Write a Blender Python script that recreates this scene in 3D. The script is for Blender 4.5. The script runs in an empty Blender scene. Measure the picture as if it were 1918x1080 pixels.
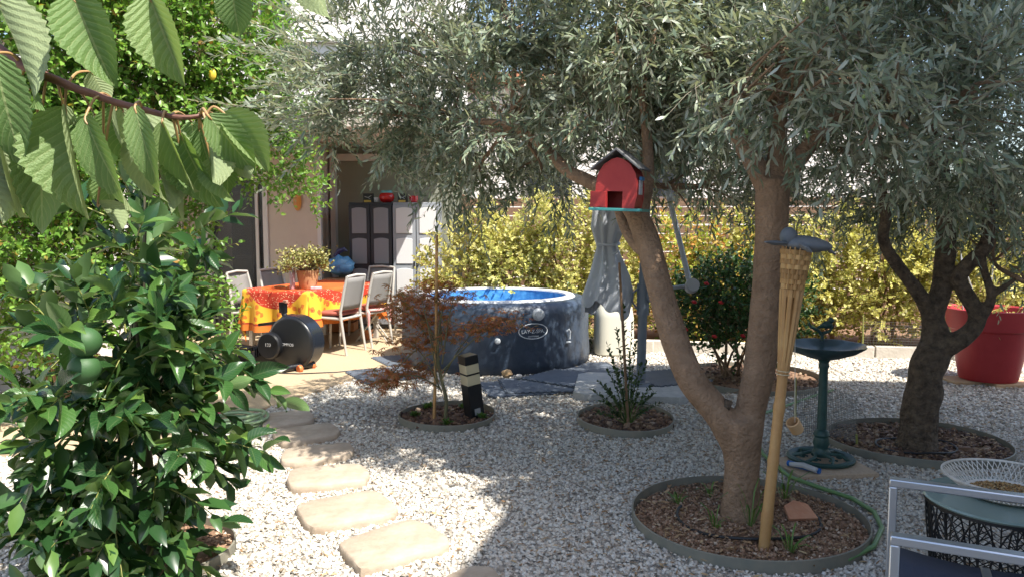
import bpy, math, random
import numpy as np
from mathutils import Vector, Matrix, noise
R = math.radians
rng = np.random.default_rng(11)
random.seed(5)
scn = bpy.context.scene
col = scn.collection

# ------------------------------------------------------------------ camera, sky, sun, exposure
F, CX, CY, CAMH, PITCH = 1449.0, 959.0, 540.0, 1.55, math.atan(125 / 1449.0)
cam = bpy.data.cameras.new('camera'); cam.sensor_width = 36; cam.lens = 36 * F / 1918.0
cam.clip_start = 0.05; cam.clip_end = 500
camo = bpy.data.objects.new('camera', cam); col.objects.link(camo)
camo.location = (0, 0, CAMH); camo.rotation_euler = (R(90) - PITCH, 0, 0)
scn.camera = camo

SUN = Vector((1.0, -0.9, 2.08)).normalized()
world = bpy.data.worlds.new('World'); scn.world = world; world.use_nodes = True
wn = world.node_tree.nodes; wl = world.node_tree.links
sky = wn.new('ShaderNodeTexSky'); sky.sky_type = 'NISHITA'; sky.sun_disc = False
sky.sun_elevation = math.asin(SUN.z); sky.sun_rotation = math.atan2(SUN.x, SUN.y)
sky.air_density = 1.0; sky.dust_density = 1.6; sky.ozone_density = 0.7
wn['Background'].inputs['Strength'].default_value = 0.15
wl.new(sky.outputs[0], wn['Background'].inputs[0])
sl = bpy.data.lights.new('sun', 'SUN'); sl.energy = 5.0; sl.angle = R(0.55); sl.color = (1, 0.95, 0.86)
so = bpy.data.objects.new('sun', sl); col.objects.link(so)
so.rotation_euler = (-SUN).to_track_quat('-Z', 'Y').to_euler(); so.location = (6, -6, 12)
vs = scn.view_settings; vs.view_transform = 'Standard'; vs.look = 'None'; vs.exposure = 1.0; vs.gamma = 1
vs.use_curve_mapping = False
scn.cycles.max_bounces = 7; scn.cycles.transparent_max_bounces = 8
scn.cycles.diffuse_bounces = 4; scn.cycles.glossy_bounces = 3; scn.cycles.caustics_reflective = False
scn.cycles.caustics_refractive = False; scn.cycles.use_denoising = True

# ------------------------------------------------------------------ helpers
FWD = Vector((0, math.cos(PITCH), -math.sin(PITCH))); UP = Vector((0, math.sin(PITCH), math.cos(PITCH)))
def ray(px, py): return FWD + Vector((1, 0, 0)) * ((px - CX) / F) - UP * ((py - CY) / F)
def P(px, py, Y):
    d = ray(px, py); t = Y / d.y; return Vector((0, 0, CAMH)) + d * t
def G(px, py, z=0.0):
    d = ray(px, py); t = (z - CAMH) / d.z; return Vector((0, 0, CAMH)) + d * t
def V(*a): return Vector(a)

def wloc(o):
    v = Vector((0, 0, 0))
    while o: v += o.location; o = o.parent
    return v
def tag(o, label=None, cat=None, group=None, kind=None):
    if label: o['label'] = label
    if cat: o['category'] = cat
    if group: o['group'] = group
    if kind: o['kind'] = kind
    return o
def empty(name, loc, label=None, cat=None, group=None, kind=None):
    o = bpy.data.objects.new(name, None); o.empty_display_size = .1; col.objects.link(o); o.location = loc
    return tag(o, label, cat, group, kind)
def link(name, me, mat, parent=None, origin=True, local=False):
    if mat: me.materials.append(mat)
    o = bpy.data.objects.new(name, me); col.objects.link(o)
    if parent:
        off = wloc(parent); o.parent = parent
        if off.length > 0 and not local: me.transform(Matrix.Translation(-off))
    elif origin and len(me.vertices):
        a = np.empty(len(me.vertices) * 3); me.vertices.foreach_get('co', a); a = a.reshape(-1, 3)
        c = Vector(((a[:, 0].min() + a[:, 0].max()) / 2, (a[:, 1].min() + a[:, 1].max()) / 2, a[:, 2].min()))
        me.transform(Matrix.Translation(-c)); o.location = c
    return o
def copy_tree(o, parent=None):
    c = o.copy(); col.objects.link(c); c.parent = parent
    for ch in [x for x in o.children]: copy_tree(ch, c)
    return c

class MB:
    def __init__(s): s.v = []; s.f = []
    def add(s, vs, fs, M=None):
        n = len(s.v); s.v += [tuple((M @ Vector(p)) if M else p) for p in vs]; s.f += [tuple(i + n for i in f) for f in fs]; return s
    def box(s, c, d, M=None, rz=0):
        x, y, z = d[0] / 2, d[1] / 2, d[2] / 2
        m = Matrix.Translation(c) @ Matrix.Rotation(rz, 4, 'Z')
        if M: m = M @ m
        vs = [(sx * x, sy * y, sz * z) for sz in (-1, 1) for sx, sy in ((-1, -1), (1, -1), (1, 1), (-1, 1))]
        return s.add(vs, [(3, 2, 1, 0), (4, 5, 6, 7), (0, 1, 5, 4), (1, 2, 6, 5), (2, 3, 7, 6), (3, 0, 4, 7)], m)
    def tube(s, pts, r, n=8, M=None, closed=False, caps=True):
        pts = [Vector(p) for p in pts]; k = len(pts)
        rr = r if isinstance(r, (list, tuple)) else [r] * k
        vs = []; up = None
        for i, p in enumerate(pts):
            a = pts[(i - 1) % k] if (closed or i > 0) else p; b = pts[(i + 1) % k] if (closed or i < k - 1) else p
            t = (b - a).normalized() if (b - a).length > 1e-9 else Vector((0, 0, 1))
            if up is None: up = t.orthogonal().normalized()
            up = (up - t * up.dot(t))
            up = up.normalized() if up.length > 1e-6 else t.orthogonal().normalized()
            w = t.cross(up)
            vs += [tuple(p + (up * math.cos(2 * math.pi * j / n) + w * math.sin(2 * math.pi * j / n)) * rr[i]) for j in range(n)]
        fs = []
        for i in range(k if closed else k - 1):
            a, b = i * n, ((i + 1) % k) * n
            fs += [(a + j, a + (j + 1) % n, b + (j + 1) % n, b + j) for j in range(n)]
        if caps and not closed: fs += [tuple(range(n))[::-1], tuple((k - 1) * n + j for j in range(n))]
        return s.add(vs, fs, M)
    def lathe(s, prof, c=(0, 0, 0), n=24, M=None, wob=None):
        vs = []; fs = []; c = Vector(c)
        for i, (r, z) in enumerate(prof):
            for j in range(n):
                a = 2 * math.pi * j / n; q = r * (wob(a, z) if wob else 1)
                vs.append((c.x + q * math.cos(a), c.y + q * math.sin(a), c.z + z))
        for i in range(len(prof) - 1):
            fs += [(i * n + j, i * n + (j + 1) % n, (i + 1) * n + (j + 1) % n, (i + 1) * n + j) for j in range(n)]
        return s.add(vs, fs, M)
    def prism(s, poly, z0, z1, M=None):
        n = len(poly)
        vs = [(x, y, z0) for x, y in poly] + [(x, y, z1) for x, y in poly]
        fs = [tuple(range(n))[::-1], tuple(range(n, 2 * n))] + [(i, (i + 1) % n, n + (i + 1) % n, n + i) for i in range(n)]
        return s.add(vs, fs, M)
    def ball(s, c, r, n=12, m=8, M=None):
        r = r if isinstance(r, (tuple, list)) else (r, r, r); vs = []; fs = []
        for i in range(m + 1):
            th = math.pi * i / m
            for j in range(n):
                a = 2 * math.pi * j / n
                vs.append((c[0] + r[0] * math.sin(th) * math.cos(a), c[1] + r[1] * math.sin(th) * math.sin(a), c[2] - r[2] * math.cos(th)))
        for i in range(m):
            fs += [(i * n + j, i * n + (j + 1) % n, (i + 1) * n + (j + 1) % n, (i + 1) * n + j) for j in range(n)]
        return s.add(vs, fs, M)
    def build(s, name, mat, parent=None, smooth=40, bevel=0, local=False, **kw):
        me = bpy.data.meshes.new(name); me.from_pydata(s.v, [], s.f); me.validate(); me.update()
        if smooth:
            me.polygons.foreach_set('use_smooth', [True] * len(me.polygons)); me.set_sharp_from_angle(angle=R(smooth))
        o = link(name, me, mat, parent, local=local)
        if bevel:
            b = o.modifiers.new('bevel', 'BEVEL'); b.width = bevel; b.segments = 2; b.limit_method = 'ANGLE'; b.angle_limit = R(40)
        return tag(o, **kw)

def np_mesh(name, verts, faces_flat, loop_starts, loop_totals, attr=None, smooth=False):
    me = bpy.data.meshes.new(name)
    me.vertices.add(len(verts)); me.vertices.foreach_set('co', verts.astype(np.float32).ravel())
    me.loops.add(len(faces_flat)); me.loops.foreach_set('vertex_index', faces_flat.astype(np.int32))
    me.polygons.add(len(loop_starts)); me.polygons.foreach_set('loop_start', loop_starts.astype(np.int32))
    if smooth: me.polygons.foreach_set('use_smooth', np.ones(len(loop_starts), dtype=bool))
    if attr is not None:
        a = me.attributes.new('rim', 'FLOAT', 'POINT'); a.data.foreach_set('value', attr.astype(np.float32))
    me.update(calc_edges=True)
    return me
def instances_mesh(name, tv, tf, pos, X, Y, Z, rim=None, smooth=False):
    """tv (k,3) template verts; X,Y,Z (N,3) scaled axes; one joined mesh."""
    N, k = len(pos), len(tv)
    v = pos[:, None, :] + tv[None, :, 0:1] * X[:, None, :] + tv[None, :, 1:2] * Y[:, None, :] + tv[None, :, 2:3] * Z[:, None, :]
    flat = np.concatenate([np.array(f) for f in tf]); tot = np.array([len(f) for f in tf])
    loops = (flat[None, :] + (np.arange(N) * k)[:, None]).ravel()
    totals = np.tile(tot, N); starts = np.concatenate([[0], np.cumsum(totals)[:-1]])
    at = np.tile(rim, N) if rim is not None else None
    return np_mesh(name, v.reshape(-1, 3), loops, starts, totals, at, smooth)
def nrm(a): return a / np.maximum(np.linalg.norm(a, axis=-1, keepdims=True), 1e-9)

# leaf templates: x along, y across, z up
T_SLIM = (np.array([(0, 0, 0), (.35, .5, .02), (.35, -.5, .02), (.72, .42, .0), (.72, -.42, .0), (1, 0, -.06)], float),
          [(0, 2, 1), (1, 2, 4, 3), (3, 4, 5)], np.array([0, 1, 1, 1, 1, 1.]))
T_BROAD = (np.array([(0, 0, 0), (.42, 0, -.03), (.75, 0, -.06), (1, 0, -.14), (.3, .46, .06), (.66, .40, .03), (.3, -.46, .06), (.66, -.40, .03)], float),
           [(0, 1, 4), (4, 1, 2, 5), (5, 2, 3), (1, 0, 6), (1, 6, 7, 2), (2, 7, 3)], np.array([.1, 0, 0, .8, 1, 1, 1, 1.]))
def leaves(name, mat, base, d, up, ln, wd, parent=None, tmpl=T_BROAD, **kw):
    d = nrm(d); side = nrm(np.cross(up, d)); n = np.cross(d, side)
    me = instances_mesh(name, tmpl[0], tmpl[1], base, d * ln[:, None], side * wd[:, None], n * ln[:, None], tmpl[2])
    return tag(link(name, me, mat, parent), **kw)
def twigs_mesh(name, mat, a, b, c, r, parent=None, **kw):
    """three-point thin tubes a-b-c"""
    N = len(a); t = nrm(c - a); o = nrm(np.cross(t, np.array([.3, .5, .8]))); w = np.cross(t, o)
    vs = []
    for p, q in ((a, 1.0), (b, .75), (c, .35)):
        for j in range(3):
            an = 2 * math.pi * j / 3; vs.append(p + (o * math.cos(an) + w * math.sin(an)) * (r * q)[:, None])
    v = np.stack(vs, 1).reshape(-1, 3); tf = []
    for i in range(2):
        for j in range(3): tf.append((i * 3 + j, i * 3 + (j + 1) % 3, (i + 1) * 3 + (j + 1) % 3, (i + 1) * 3 + j))
    flat = np.concatenate([np.array(f) for f in tf]); loops = (flat[None] + (np.arange(N) * 9)[:, None]).ravel()
    tot = np.full(N * 6, 4); st = np.arange(N * 6) * 4
    return tag(link(name, np_mesh(name, v, loops, st, tot, None, True), mat, parent), **kw)
def blob_points(blobs, n, bias=2.2, rg=rng):
    """points in ellipsoids given as (centre, (rx,ry,rz), weight); returns points and outward directions"""
    w = np.array([b[1][0] * b[1][1] * b[1][2] * b[2] for b in blobs]) ** .8; w /= w.sum()
    k = rg.choice(len(blobs), n, p=w)
    c = np.array([tuple(b[0]) for b in blobs])[k]; r = np.array([b[1] for b in blobs])[k]
    u = nrm(rg.normal(size=(n, 3))); q = rg.random((n, 1)) ** (1 / (bias + 1))
    return c + u * r * q, nrm(u / r)
def shoots(starts, dirs, L, K, leaf_len, leaf_w, ang=50, droop=.15, opposite=True, upb=.6, rg=rng, t0=.12):
    """leaf arrays along shoots; L (S,), returns base,dir,up,len,wid and the shoot a,b,c points"""
    S = len(starts); dirs = nrm(dirs)
    o = nrm(np.cross(dirs, nrm(rg.normal(size=(S, 3))))); w = np.cross(dirs, o)
    t = np.linspace(t0, 1, K)[None, :] * np.ones((S, 1))
    z = np.array([0, 0, -1.0])
    pos = starts[:, None] + dirs[:, None] * (L[:, None] * t)[..., None] + z * (droop * L[:, None] * t ** 2)[..., None]
    kk = np.arange(K)
    phi = ((kk % 2) * math.pi + (kk // 2) * (math.pi / 2) if opposite else kk * 2.4)[None] + rg.normal(0, .35, (S, K))
    perp = o[:, None] * np.cos(phi)[..., None] + w[:, None] * np.sin(phi)[..., None]
    A = np.radians(ang + rg.normal(0, 14, (S, K)) - 18 * t)[..., None]
    ld = dirs[:, None] * np.cos(A) + perp * np.sin(A) + z * (droop * .6)
    up = np.array([0, 0, upb]) + rg.normal(0, .45, (S, K, 3)) + dirs[:, None] * .35
    sc = rg.uniform(.7, 1.15, (S, K)) * (1 - .3 * np.abs(t - .5))
    bp = lambda tt: starts + dirs * (L * tt)[:, None] + z * (droop * L * tt * tt)[:, None]
    return (pos.reshape(-1, 3), ld.reshape(-1, 3), up.reshape(-1, 3), (leaf_len * sc).ravel(), (leaf_w * sc).ravel()), (starts, bp(.5), bp(1.0))

def text_obj(name, s, size, mat, parent, M, bend=None, depth=.0015):
    cu = bpy.data.curves.new(name, 'FONT'); cu.body = s; cu.size = size; cu.align_x = 'CENTER'; cu.align_y = 'CENTER'; cu.extrude = depth
    t = bpy.data.objects.new(name, cu); col.objects.link(t)
    dg = bpy.context.evaluated_depsgraph_get(); me = bpy.data.meshes.new_from_object(t.evaluated_get(dg))
    bpy.data.objects.remove(t); bpy.data.curves.remove(cu); me.name = name
    if bend:
        for v in me.vertices: v.co = bend(v.co)
    else: me.transform(M)
    me.materials.clear()
    return link(name, me, mat, parent)

# ------------------------------------------------------------------ materials
def mat(name, base, rough=.6, metal=0, spec=.5, var=None, vscale=6, bump=0, bscale=40, coat=0, detail=5, emit=None, dist=.01):
    m = bpy.data.materials.new(name); m.use_nodes = True; nt = m.node_tree; b = nt.nodes['Principled BSDF']
    b.inputs['Base Color'].default_value = (*base, 1); b.inputs['Roughness'].default_value = rough
    b.inputs['Metallic'].default_value = metal; b.inputs['Specular IOR Level'].default_value = spec
    if coat: b.inputs['Coat Weight'].default_value = coat
    tc = nt.nodes.new('ShaderNodeTexCoord')
    if var:
        n = nt.nodes.new('ShaderNodeTexNoise'); n.inputs['Scale'].default_value = vscale; n.inputs['Detail'].default_value = detail; n.inputs['Roughness'].default_value = .65
        nt.links.new(tc.outputs['Object'], n.inputs['Vector'])
        r = nt.nodes.new('ShaderNodeValToRGB'); r.color_ramp.elements[0].position = .32; r.color_ramp.elements[1].position = .7
        r.color_ramp.elements[0].color = (*base, 1); r.color_ramp.elements[1].color = (*var, 1)
        nt.links.new(n.outputs['Fac'], r.inputs[0]); nt.links.new(r.outputs[0], b.inputs['Base Color'])
    if bump:
        n2 = nt.nodes.new('ShaderNodeTexNoise'); n2.inputs['Scale'].default_value = bscale; n2.inputs['Detail'].default_value = 6
        nt.links.new(tc.outputs['Object'], n2.inputs['Vector'])
        bp = nt.nodes.new('ShaderNodeBump'); bp.inputs['Strength'].default_value = bump; bp.inputs['Distance'].default_value = dist
        nt.links.new(n2.outputs['Fac'], bp.inputs['Height']); nt.links.new(bp.outputs[0], b.inputs['Normal'])
    return m
def island_mat(name, cols, rough=.7, spec=.4, bump=.3, bscale=60):
    """colour picked per separate piece"""
    m = bpy.data.materials.new(name); m.use_nodes = True; nt = m.node_tree; b = nt.nodes['Principled BSDF']
    b.inputs['Roughness'].default_value = rough; b.inputs['Specular IOR Level'].default_value = spec
    g = nt.nodes.new('ShaderNodeNewGeometry'); r = nt.nodes.new('ShaderNodeValToRGB'); cr = r.color_ramp
    while len(cr.elements) < len(cols): cr.elements.new(.5)
    for e, (p, c) in zip(cr.elements, cols): e.position = p; e.color = (*c, 1)
    nt.links.new(g.outputs['Random Per Island'], r.inputs[0])
    n = nt.nodes.new('ShaderNodeTexNoise'); n.inputs['Scale'].default_value = bscale; n.inputs['Detail'].default_value = 3
    tc = nt.nodes.new('ShaderNodeTexCoord'); nt.links.new(tc.outputs['Object'], n.inputs['Vector'])
    mx = nt.nodes.new('ShaderNodeMix'); mx.data_type = 'RGBA'; mx.blend_type = 'MULTIPLY'; mx.inputs[0].default_value = .5
    mr = nt.nodes.new('ShaderNodeMapRange'); mr.inputs['To Min'].default_value = .55; mr.inputs['To Max'].default_value = 1.25
    nt.links.new(n.outputs['Fac'], mr.inputs['Value'])
    nt.links.new(r.outputs[0], mx.inputs[6]); nt.links.new(mr.outputs[0], mx.inputs[7]); nt.links.new(mx.outputs[2], b.inputs['Base Color'])
    return m
def leaf_mat(name, cols, under=None, trans=.35, tcol=None, rough=.42, spec=.4, rim=None, obj_rand=False, vein=0, vstr=.6):
    """cols: ramp by leaf; under: underside colour; rim: edge colour through the 'rim' attribute"""
    m = bpy.data.materials.new(name); m.use_nodes = True; nt = m.node_tree; N = nt.nodes; Lk = nt.links; b = N['Principled BSDF']
    b.inputs['Roughness'].default_value = rough; b.inputs['Specular IOR Level'].default_value = spec
    g = N.new('ShaderNodeNewGeometry')
    src = N.new('ShaderNodeObjectInfo').outputs['Random'] if obj_rand else g.outputs['Random Per Island']
    r = N.new('ShaderNodeValToRGB'); cr = r.color_ramp
    while len(cr.elements) < len(cols): cr.elements.new(.5)
    for e, (p, c) in zip(cr.elements, cols): e.position = p; e.color = (*c, 1)
    Lk.new(src, r.inputs[0]); c = r.outputs[0]
    def mix(a, bcol, fac, bt='MIX'):
        x = N.new('ShaderNodeMix'); x.data_type = 'RGBA'; x.blend_type = bt
        for sock, val in ((x.inputs[6], a), (x.inputs[7], bcol), (x.inputs[0], fac)):
            if hasattr(val, 'links') or hasattr(val, 'is_linked'): Lk.new(val, sock)
            elif isinstance(val, tuple): sock.default_value = (*val, 1)
            else: sock.default_value = val
        return x.outputs[2]
    if rim:
        a = N.new('ShaderNodeAttribute'); a.attribute_name = 'rim'
        ma = N.new('ShaderNodeMath'); ma.operation = 'MULTIPLY'; Lk.new(a.outputs['Fac'], ma.inputs[0])
        rr = N.new('ShaderNodeMapRange'); rr.inputs['To Min'].default_value = .35; rr.inputs['To Max'].default_value = 1.2; Lk.new(src, rr.inputs['Value']); Lk.new(rr.outputs[0], ma.inputs[1])
        c = mix(c, rim, ma.outputs[0])
    if under: c = mix(c, under, g.outputs['Backfacing'])
    if vein:
        uv = N.new('ShaderNodeUVMap'); sx = N.new('ShaderNodeSeparateXYZ'); Lk.new(uv.outputs[0], sx.inputs[0])
        def M(op, a, bb=None):
            q = N.new('ShaderNodeMath'); q.operation = op
            for i, val in enumerate((a, bb)):
                if val is None: continue
                if isinstance(val, (int, float)): q.inputs[i].default_value = val
                else: Lk.new(val, q.inputs[i])
            return q.outputs[0]
        au = M('ABSOLUTE', M('SUBTRACT', sx.outputs[0], .5))
        s = M('PINGPONG', M('MULTIPLY', M('SUBTRACT', sx.outputs[1], M('MULTIPLY', au, .55)), vein), .5)
        line = M('LESS_THAN', s, .07); mid = M('LESS_THAN', au, .022)
        ln = M('MAXIMUM', M('MULTIPLY', line, .55), mid)
        c = mix(c, mix(c, (.55, .6, .3), vstr), ln)
        bp = N.new('ShaderNodeBump'); bp.inputs['Strength'].default_value = .55 if vstr > .3 else .2; bp.inputs['Distance'].default_value = .003
        nz = N.new('ShaderNodeTexNoise'); nz.inputs['Scale'].default_value = 60; tcn = N.new('ShaderNodeTexCoord'); Lk.new(tcn.outputs['Object'], nz.inputs['Vector'])
        Lk.new(M('ADD', M('MULTIPLY', s, 1.4), M('MULTIPLY', nz.outputs['Fac'], .8)), bp.inputs['Height']); Lk.new(bp.outputs[0], b.inputs['Normal'])
    Lk.new(c, b.inputs['Base Color'])
    tr = N.new('ShaderNodeBsdfTranslucent'); tcx = mix(c, tcol or (1, 1, .5), 1.0, 'MULTIPLY') if tcol is None else mix(c, tcol, .6)
    Lk.new(tcx, tr.inputs[0])
    ms = N.new('ShaderNodeMixShader'); ms.inputs[0].default_value = trans
    Lk.new(b.outputs[0], ms.inputs[1]); Lk.new(tr.outputs[0], ms.inputs[2]); Lk.new(ms.outputs[0], N['Material Output'].inputs[0])
    return m
def glass_mat(name, tint, rough=.03, alpha=.35):
    m = bpy.data.materials.new(name); m.use_nodes = True; nt = m.node_tree; b = nt.nodes['Principled BSDF']
    b.inputs['Base Color'].default_value = (*tint, 1); b.inputs['Roughness'].default_value = rough; b.inputs['Alpha'].default_value = alpha
    return m

M_bark = mat('olive bark', (.20, .125, .075), .9, var=(.33, .22, .14), vscale=11, bump=1, bscale=48, dist=.02, detail=9)
M_bark_dark = mat('old olive bark', (.05, .036, .026), .95, var=(.19, .14, .095), vscale=22, bump=1, bscale=30, dist=.045, detail=9)
M_twig = mat('twig', (.26, .23, .17), .8)
M_wood = mat('stake wood', (.25, .16, .09), .8, var=(.17, .1, .055), vscale=20)
M_olive = leaf_mat('olive leaf', [(0, (.11, .15, .095)), (.5, (.18, .225, .145)), (1, (.25, .295, .19))], under=(.43, .47, .38), trans=.22, rough=.38, spec=.55)
M_varieg = leaf_mat('variegated leaf', [(0, (.26, .32, .06)), (.3, (.48, .48, .11)), (.7, (.66, .60, .19)), (1, (.76, .70, .32))], rim=(.76, .70, .26), under=(.58, .56, .3), trans=.42, rough=.45)
M_photinia = leaf_mat('photinia leaf', [(0, (.20, .32, .05)), (.45, (.48, .50, .10)), (.8, (.66, .46, .14)), (1, (.66, .26, .09))], trans=.35, rough=.35)
M_rose = leaf_mat('rose leaf', [(0, (.03, .075, .025)), (.7, (.05, .12, .035)), (1, (.10, .19, .05))], trans=.25, rough=.4)
M_vine = leaf_mat('vine leaf', [(0, (.10, .23, .035)), (.6, (.20, .37, .065)), (.97, (.28, .43, .09)), (1, (.4, .2, .05))], trans=.38, rough=.35)
M_maple = leaf_mat('maple leaf', [(0, (.20, .17, .05)), (.3, (.36, .17, .06)), (.7, (.46, .14, .065)), (1, (.54, .25, .10))], trans=.4, rough=.5)
M_myrtle = leaf_mat('myrtle leaf', [(0, (.03, .06, .025)), (1, (.08, .13, .045))], trans=.25)
M_citrus = leaf_mat('citrus leaf', [(0, (.02, .062, .02)), (.6, (.032, .095, .026)), (.88, (.06, .145, .032)), (1, (.15, .26, .05))], under=(.13, .22, .08), trans=.24, rough=.27, spec=.55, obj_rand=True, vein=9, vstr=.12)
M_citrus_i = leaf_mat('citrus inner leaf', [(0, (.02, .06, .02)), (.7, (.035, .095, .026)), (1, (.12, .22, .05))], under=(.12, .21, .08), trans=.24, rough=.27, spec=.55)
M_cherry = leaf_mat('cherry leaf', [(0, (.13, .23, .07)), (.5, (.19, .31, .10)), (1, (.27, .38, .15))], under=(.34, .42, .22), trans=.45, rough=.5, obj_rand=True, vein=11, vstr=.4)
M_weed = leaf_mat('weed leaf', [(0, (.06, .14, .03)), (1, (.15, .26, .06))], trans=.3)
M_succ = leaf_mat('jade leaf', [(0, (.16, .18, .05)), (.6, (.28, .27, .09)), (1, (.42, .36, .13))], trans=.12, rough=.4)
M_litter = island_mat('dry leaf', [(0, (.16, .09, .04)), (.5, (.30, .18, .09)), (1, (.45, .33, .18))])
M_gravel = island_mat('white pebble', [(0, (.22, .19, .15)), (.12, (.42, .37, .31)), (.35, (.58, .54, .47)), (.8, (.72, .69, .62)), (1, (.52, .42, .32))], rough=.75, bscale=90)
M_gravbed = mat('gravel bed', (.24, .21, .18), .95, var=(.50, .47, .41), vscale=70, bump=1, bscale=85, dist=.02, detail=8)
M_soil = mat('soil', (.17, .095, .055), .95, var=(.29, .18, .11), vscale=16, bump=.8, bscale=50, dist=.02)
M_mulch = island_mat('bark chip', [(0, (.07, .04, .03)), (.5, (.17, .095, .06)), (.85, (.28, .17, .10)), (1, (.42, .32, .22))])
M_clod = island_mat('soil clod', [(0, (.20, .11, .065)), (.5, (.32, .19, .115)), (.9, (.44, .30, .2)), (1, (.58, .48, .37))])
M_patio = mat('patio aggregate', (.36, .27, .17), .9, var=(.52, .40, .26), vscale=110, bump=.5, bscale=160, dist=.006, detail=8)
M_stone = mat('stepping stone', (.34, .265, .195), .85, var=(.47, .39, .305), vscale=7, bump=.8, bscale=16, dist=.012)
M_kerb = mat('kerb stone', (.52, .47, .40), .85, var=(.62, .57, .5), vscale=9, bump=.4)
M_conc = mat('concrete', (.33, .34, .34), .85, var=(.46, .46, .45), vscale=14, bump=.4, bscale=70)
M_sand = mat('sandy slab', (.45, .33, .23), .9, var=(.55, .43, .31), vscale=60, bump=.4, bscale=120)
M_mat = mat('foam mat', (.085, .105, .135), .75, var=(.115, .135, .165), vscale=8, bump=.25, bscale=160)
M_edge = mat('edging', (.16, .165, .14), .55, var=(.24, .22, .17), vscale=7)
M_wallw = mat('white render', (.72, .70, .66), .9, var=(.78, .76, .72), vscale=3, bump=.2, bscale=120)
M_wallb = mat('beige render', (.52, .45, .38), .9, var=(.58, .51, .43), vscale=3, bump=.2, bscale=120)
M_wallg = mat('grey green panel', (.23, .24, .19), .6, var=(.26, .27, .215), vscale=2)
M_frame = mat('white frame', (.62, .6, .57), .4)
M_dark = mat('dark interior', (.02, .022, .025), .6)
M_glass = mat('door glass', (.022, .026, .03), .06, spec=.7)
M_fence = mat('fence board', (.17, .095, .06), .85, var=(.26, .16, .10), vscale=9, bump=.4)
M_tile = mat('roof tile', (.42, .16, .08), .8, var=(.5, .22, .12), vscale=8)
# ------------------------------------------------------------------ setting
GH = 0.0
EXC = []            # areas of the ground without gravel: ('e',cx,cy,rx,ry) or ('p',poly)
def in_poly(x, y, poly):
    ins = np.zeros(len(x), bool); n = len(poly)
    for i in range(n):
        x0, y0 = poly[i]; x1, y1 = poly[(i + 1) % n]
        c = ((y0 > y) != (y1 > y)) & (x < (x1 - x0) * (y - y0) / (y1 - y0 + 1e-12) + x0); ins ^= c
    return ins
def excluded(x, y, grow=0.0):
    m = np.zeros(len(x), bool)
    for e in EXC:
        if e[0] == 'e': m |= ((x - e[1]) / (e[3] + grow)) ** 2 + ((y - e[2]) / (e[4] + grow)) ** 2 < 1
        else: m |= in_poly(x, y, e[1])
    return m
def sheet(name, poly, z, m, **kw):
    mb = MB(); mb.add([(x, y, z) for x, y in poly], [tuple(range(len(poly)))])
    return mb.build(name, m, None, smooth=0, **kw)

sheet('ground', [(-70, -60), (70, -60), (70, 90), (-70, 90)], -.05, M_soil, kind='structure', label='bare earth under the garden')
sheet('gravel_bed', [(-4.6, -3), (9, -3), (9, 8.02), (1.45, 9.2), (-1.2, 9.8), (-4.6, 9.8)], 0, M_gravbed, kind='structure', label='white gravel bed covering the garden')
pp = [tuple(G(*q, .02))[:2] for q in ((250, 850), (330, 815), (420, 789), (488, 765), (540, 747), (605, 727), (661, 707), (730, 698), (770, 690))]
patio_poly = pp + [(-1.0, 8.6), (-.75, 11.7), (-6.5, 11.7), (-6.5, 5.0)]
mb = MB(); mb.prism(patio_poly, -.04, .02); mb.build('patio', M_patio, smooth=0, kind='structure', label='sandy exposed aggregate patio floor')
EXC.append(('p', patio_poly))
bed_poly = [(1.45, 9.28), (9, 8.1), (9, 12), (-.7, 12), (-.7, 9.95)]
sheet('planting_bed', bed_poly, .05, M_soil, kind='structure', label='dark soil strip under the hedge')

# kerb of pale blocks in front of the hedge
kerb = empty('kerb', (1.45, 9.2, 0), kind='structure'); kerb['label'] = 'low kerb of pale stone blocks before the hedge'
kme = MB().box((0, 0, .065), (.53, .09, .15)).build('block', M_kerb, kerb, bevel=.008, local=True)
k0, k1 = Vector((-.9, 9.95, 0)), Vector((1.45, 9.2, 0)); k2 = Vector((7.6, 8.15, 0)); first = True
for a, b in ((k0, k1), (k1, k2)):
    n = int((b - a).length / .545 + .9); d = (b - a).normalized()
    for i in range(n):
        c = a + d * (.545 * (i + .5)); o = kme if first else kme.copy()
        if not first: col.objects.link(o); o.parent = kerb
        first = False; o.location = c - kerb.location + V(0, 0, random.uniform(-.006, .006)); o.rotation_euler.z = math.atan2(d.y, d.x) + random.uniform(-.012, .012)

# house with the covered terrace
house = empty('house', (-3.5, 11.2, 0), 'beige and white house with covered terrace and balcony above', 'house')
DX0, DX1, DZ = -4.30, -3.42, 2.25
w = MB(); w.box((-5.4, 11.4, 1.32), (2.2, 1.0, 2.66)); w.box((-3.075, 11.4, 1.32), (.69, 1.0, 2.66)); w.box(((DX0 + DX1) / 2, 11.4, 2.45), (DX1 - DX0, 1.0, .4))
w.build('wall', M_wallb, house, smooth=0)
MB().box((-1.7, 11.85, 1.32), (1.95, .3, 2.66)).build('terrace_wall', M_wallg, house, smooth=0)
MB().box((-2.66, 11.62, 1.3), (.07, .16, 2.6)).box((-2.705, 10.93, 1.3), (.05, .1, 2.6)).box((-1.8, 11.66, 2.5), (1.75, .08, .1)).build('trim', M_frame, house, smooth=0)
MB().box((-3.68, 10.62, 2.76), (5.64, 2.84, .2)).build('balcony_slab', M_wallb, house, smooth=0)
MB().box((-3.68, 9.26, 3.24), (5.6, .12, .75)).box((-.93, 10.6, 3.24), (.12, 2.56, .75)).build('parapet', M_wallw, house, smooth=0, bevel=.01)
MB().box((-3.68, 9.245, 3.64), (5.7, .22, .05)).box((-.93, 10.7, 3.64), (.22, 2.6, .05)).build('coping', M_wallw, house, smooth=0)
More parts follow.
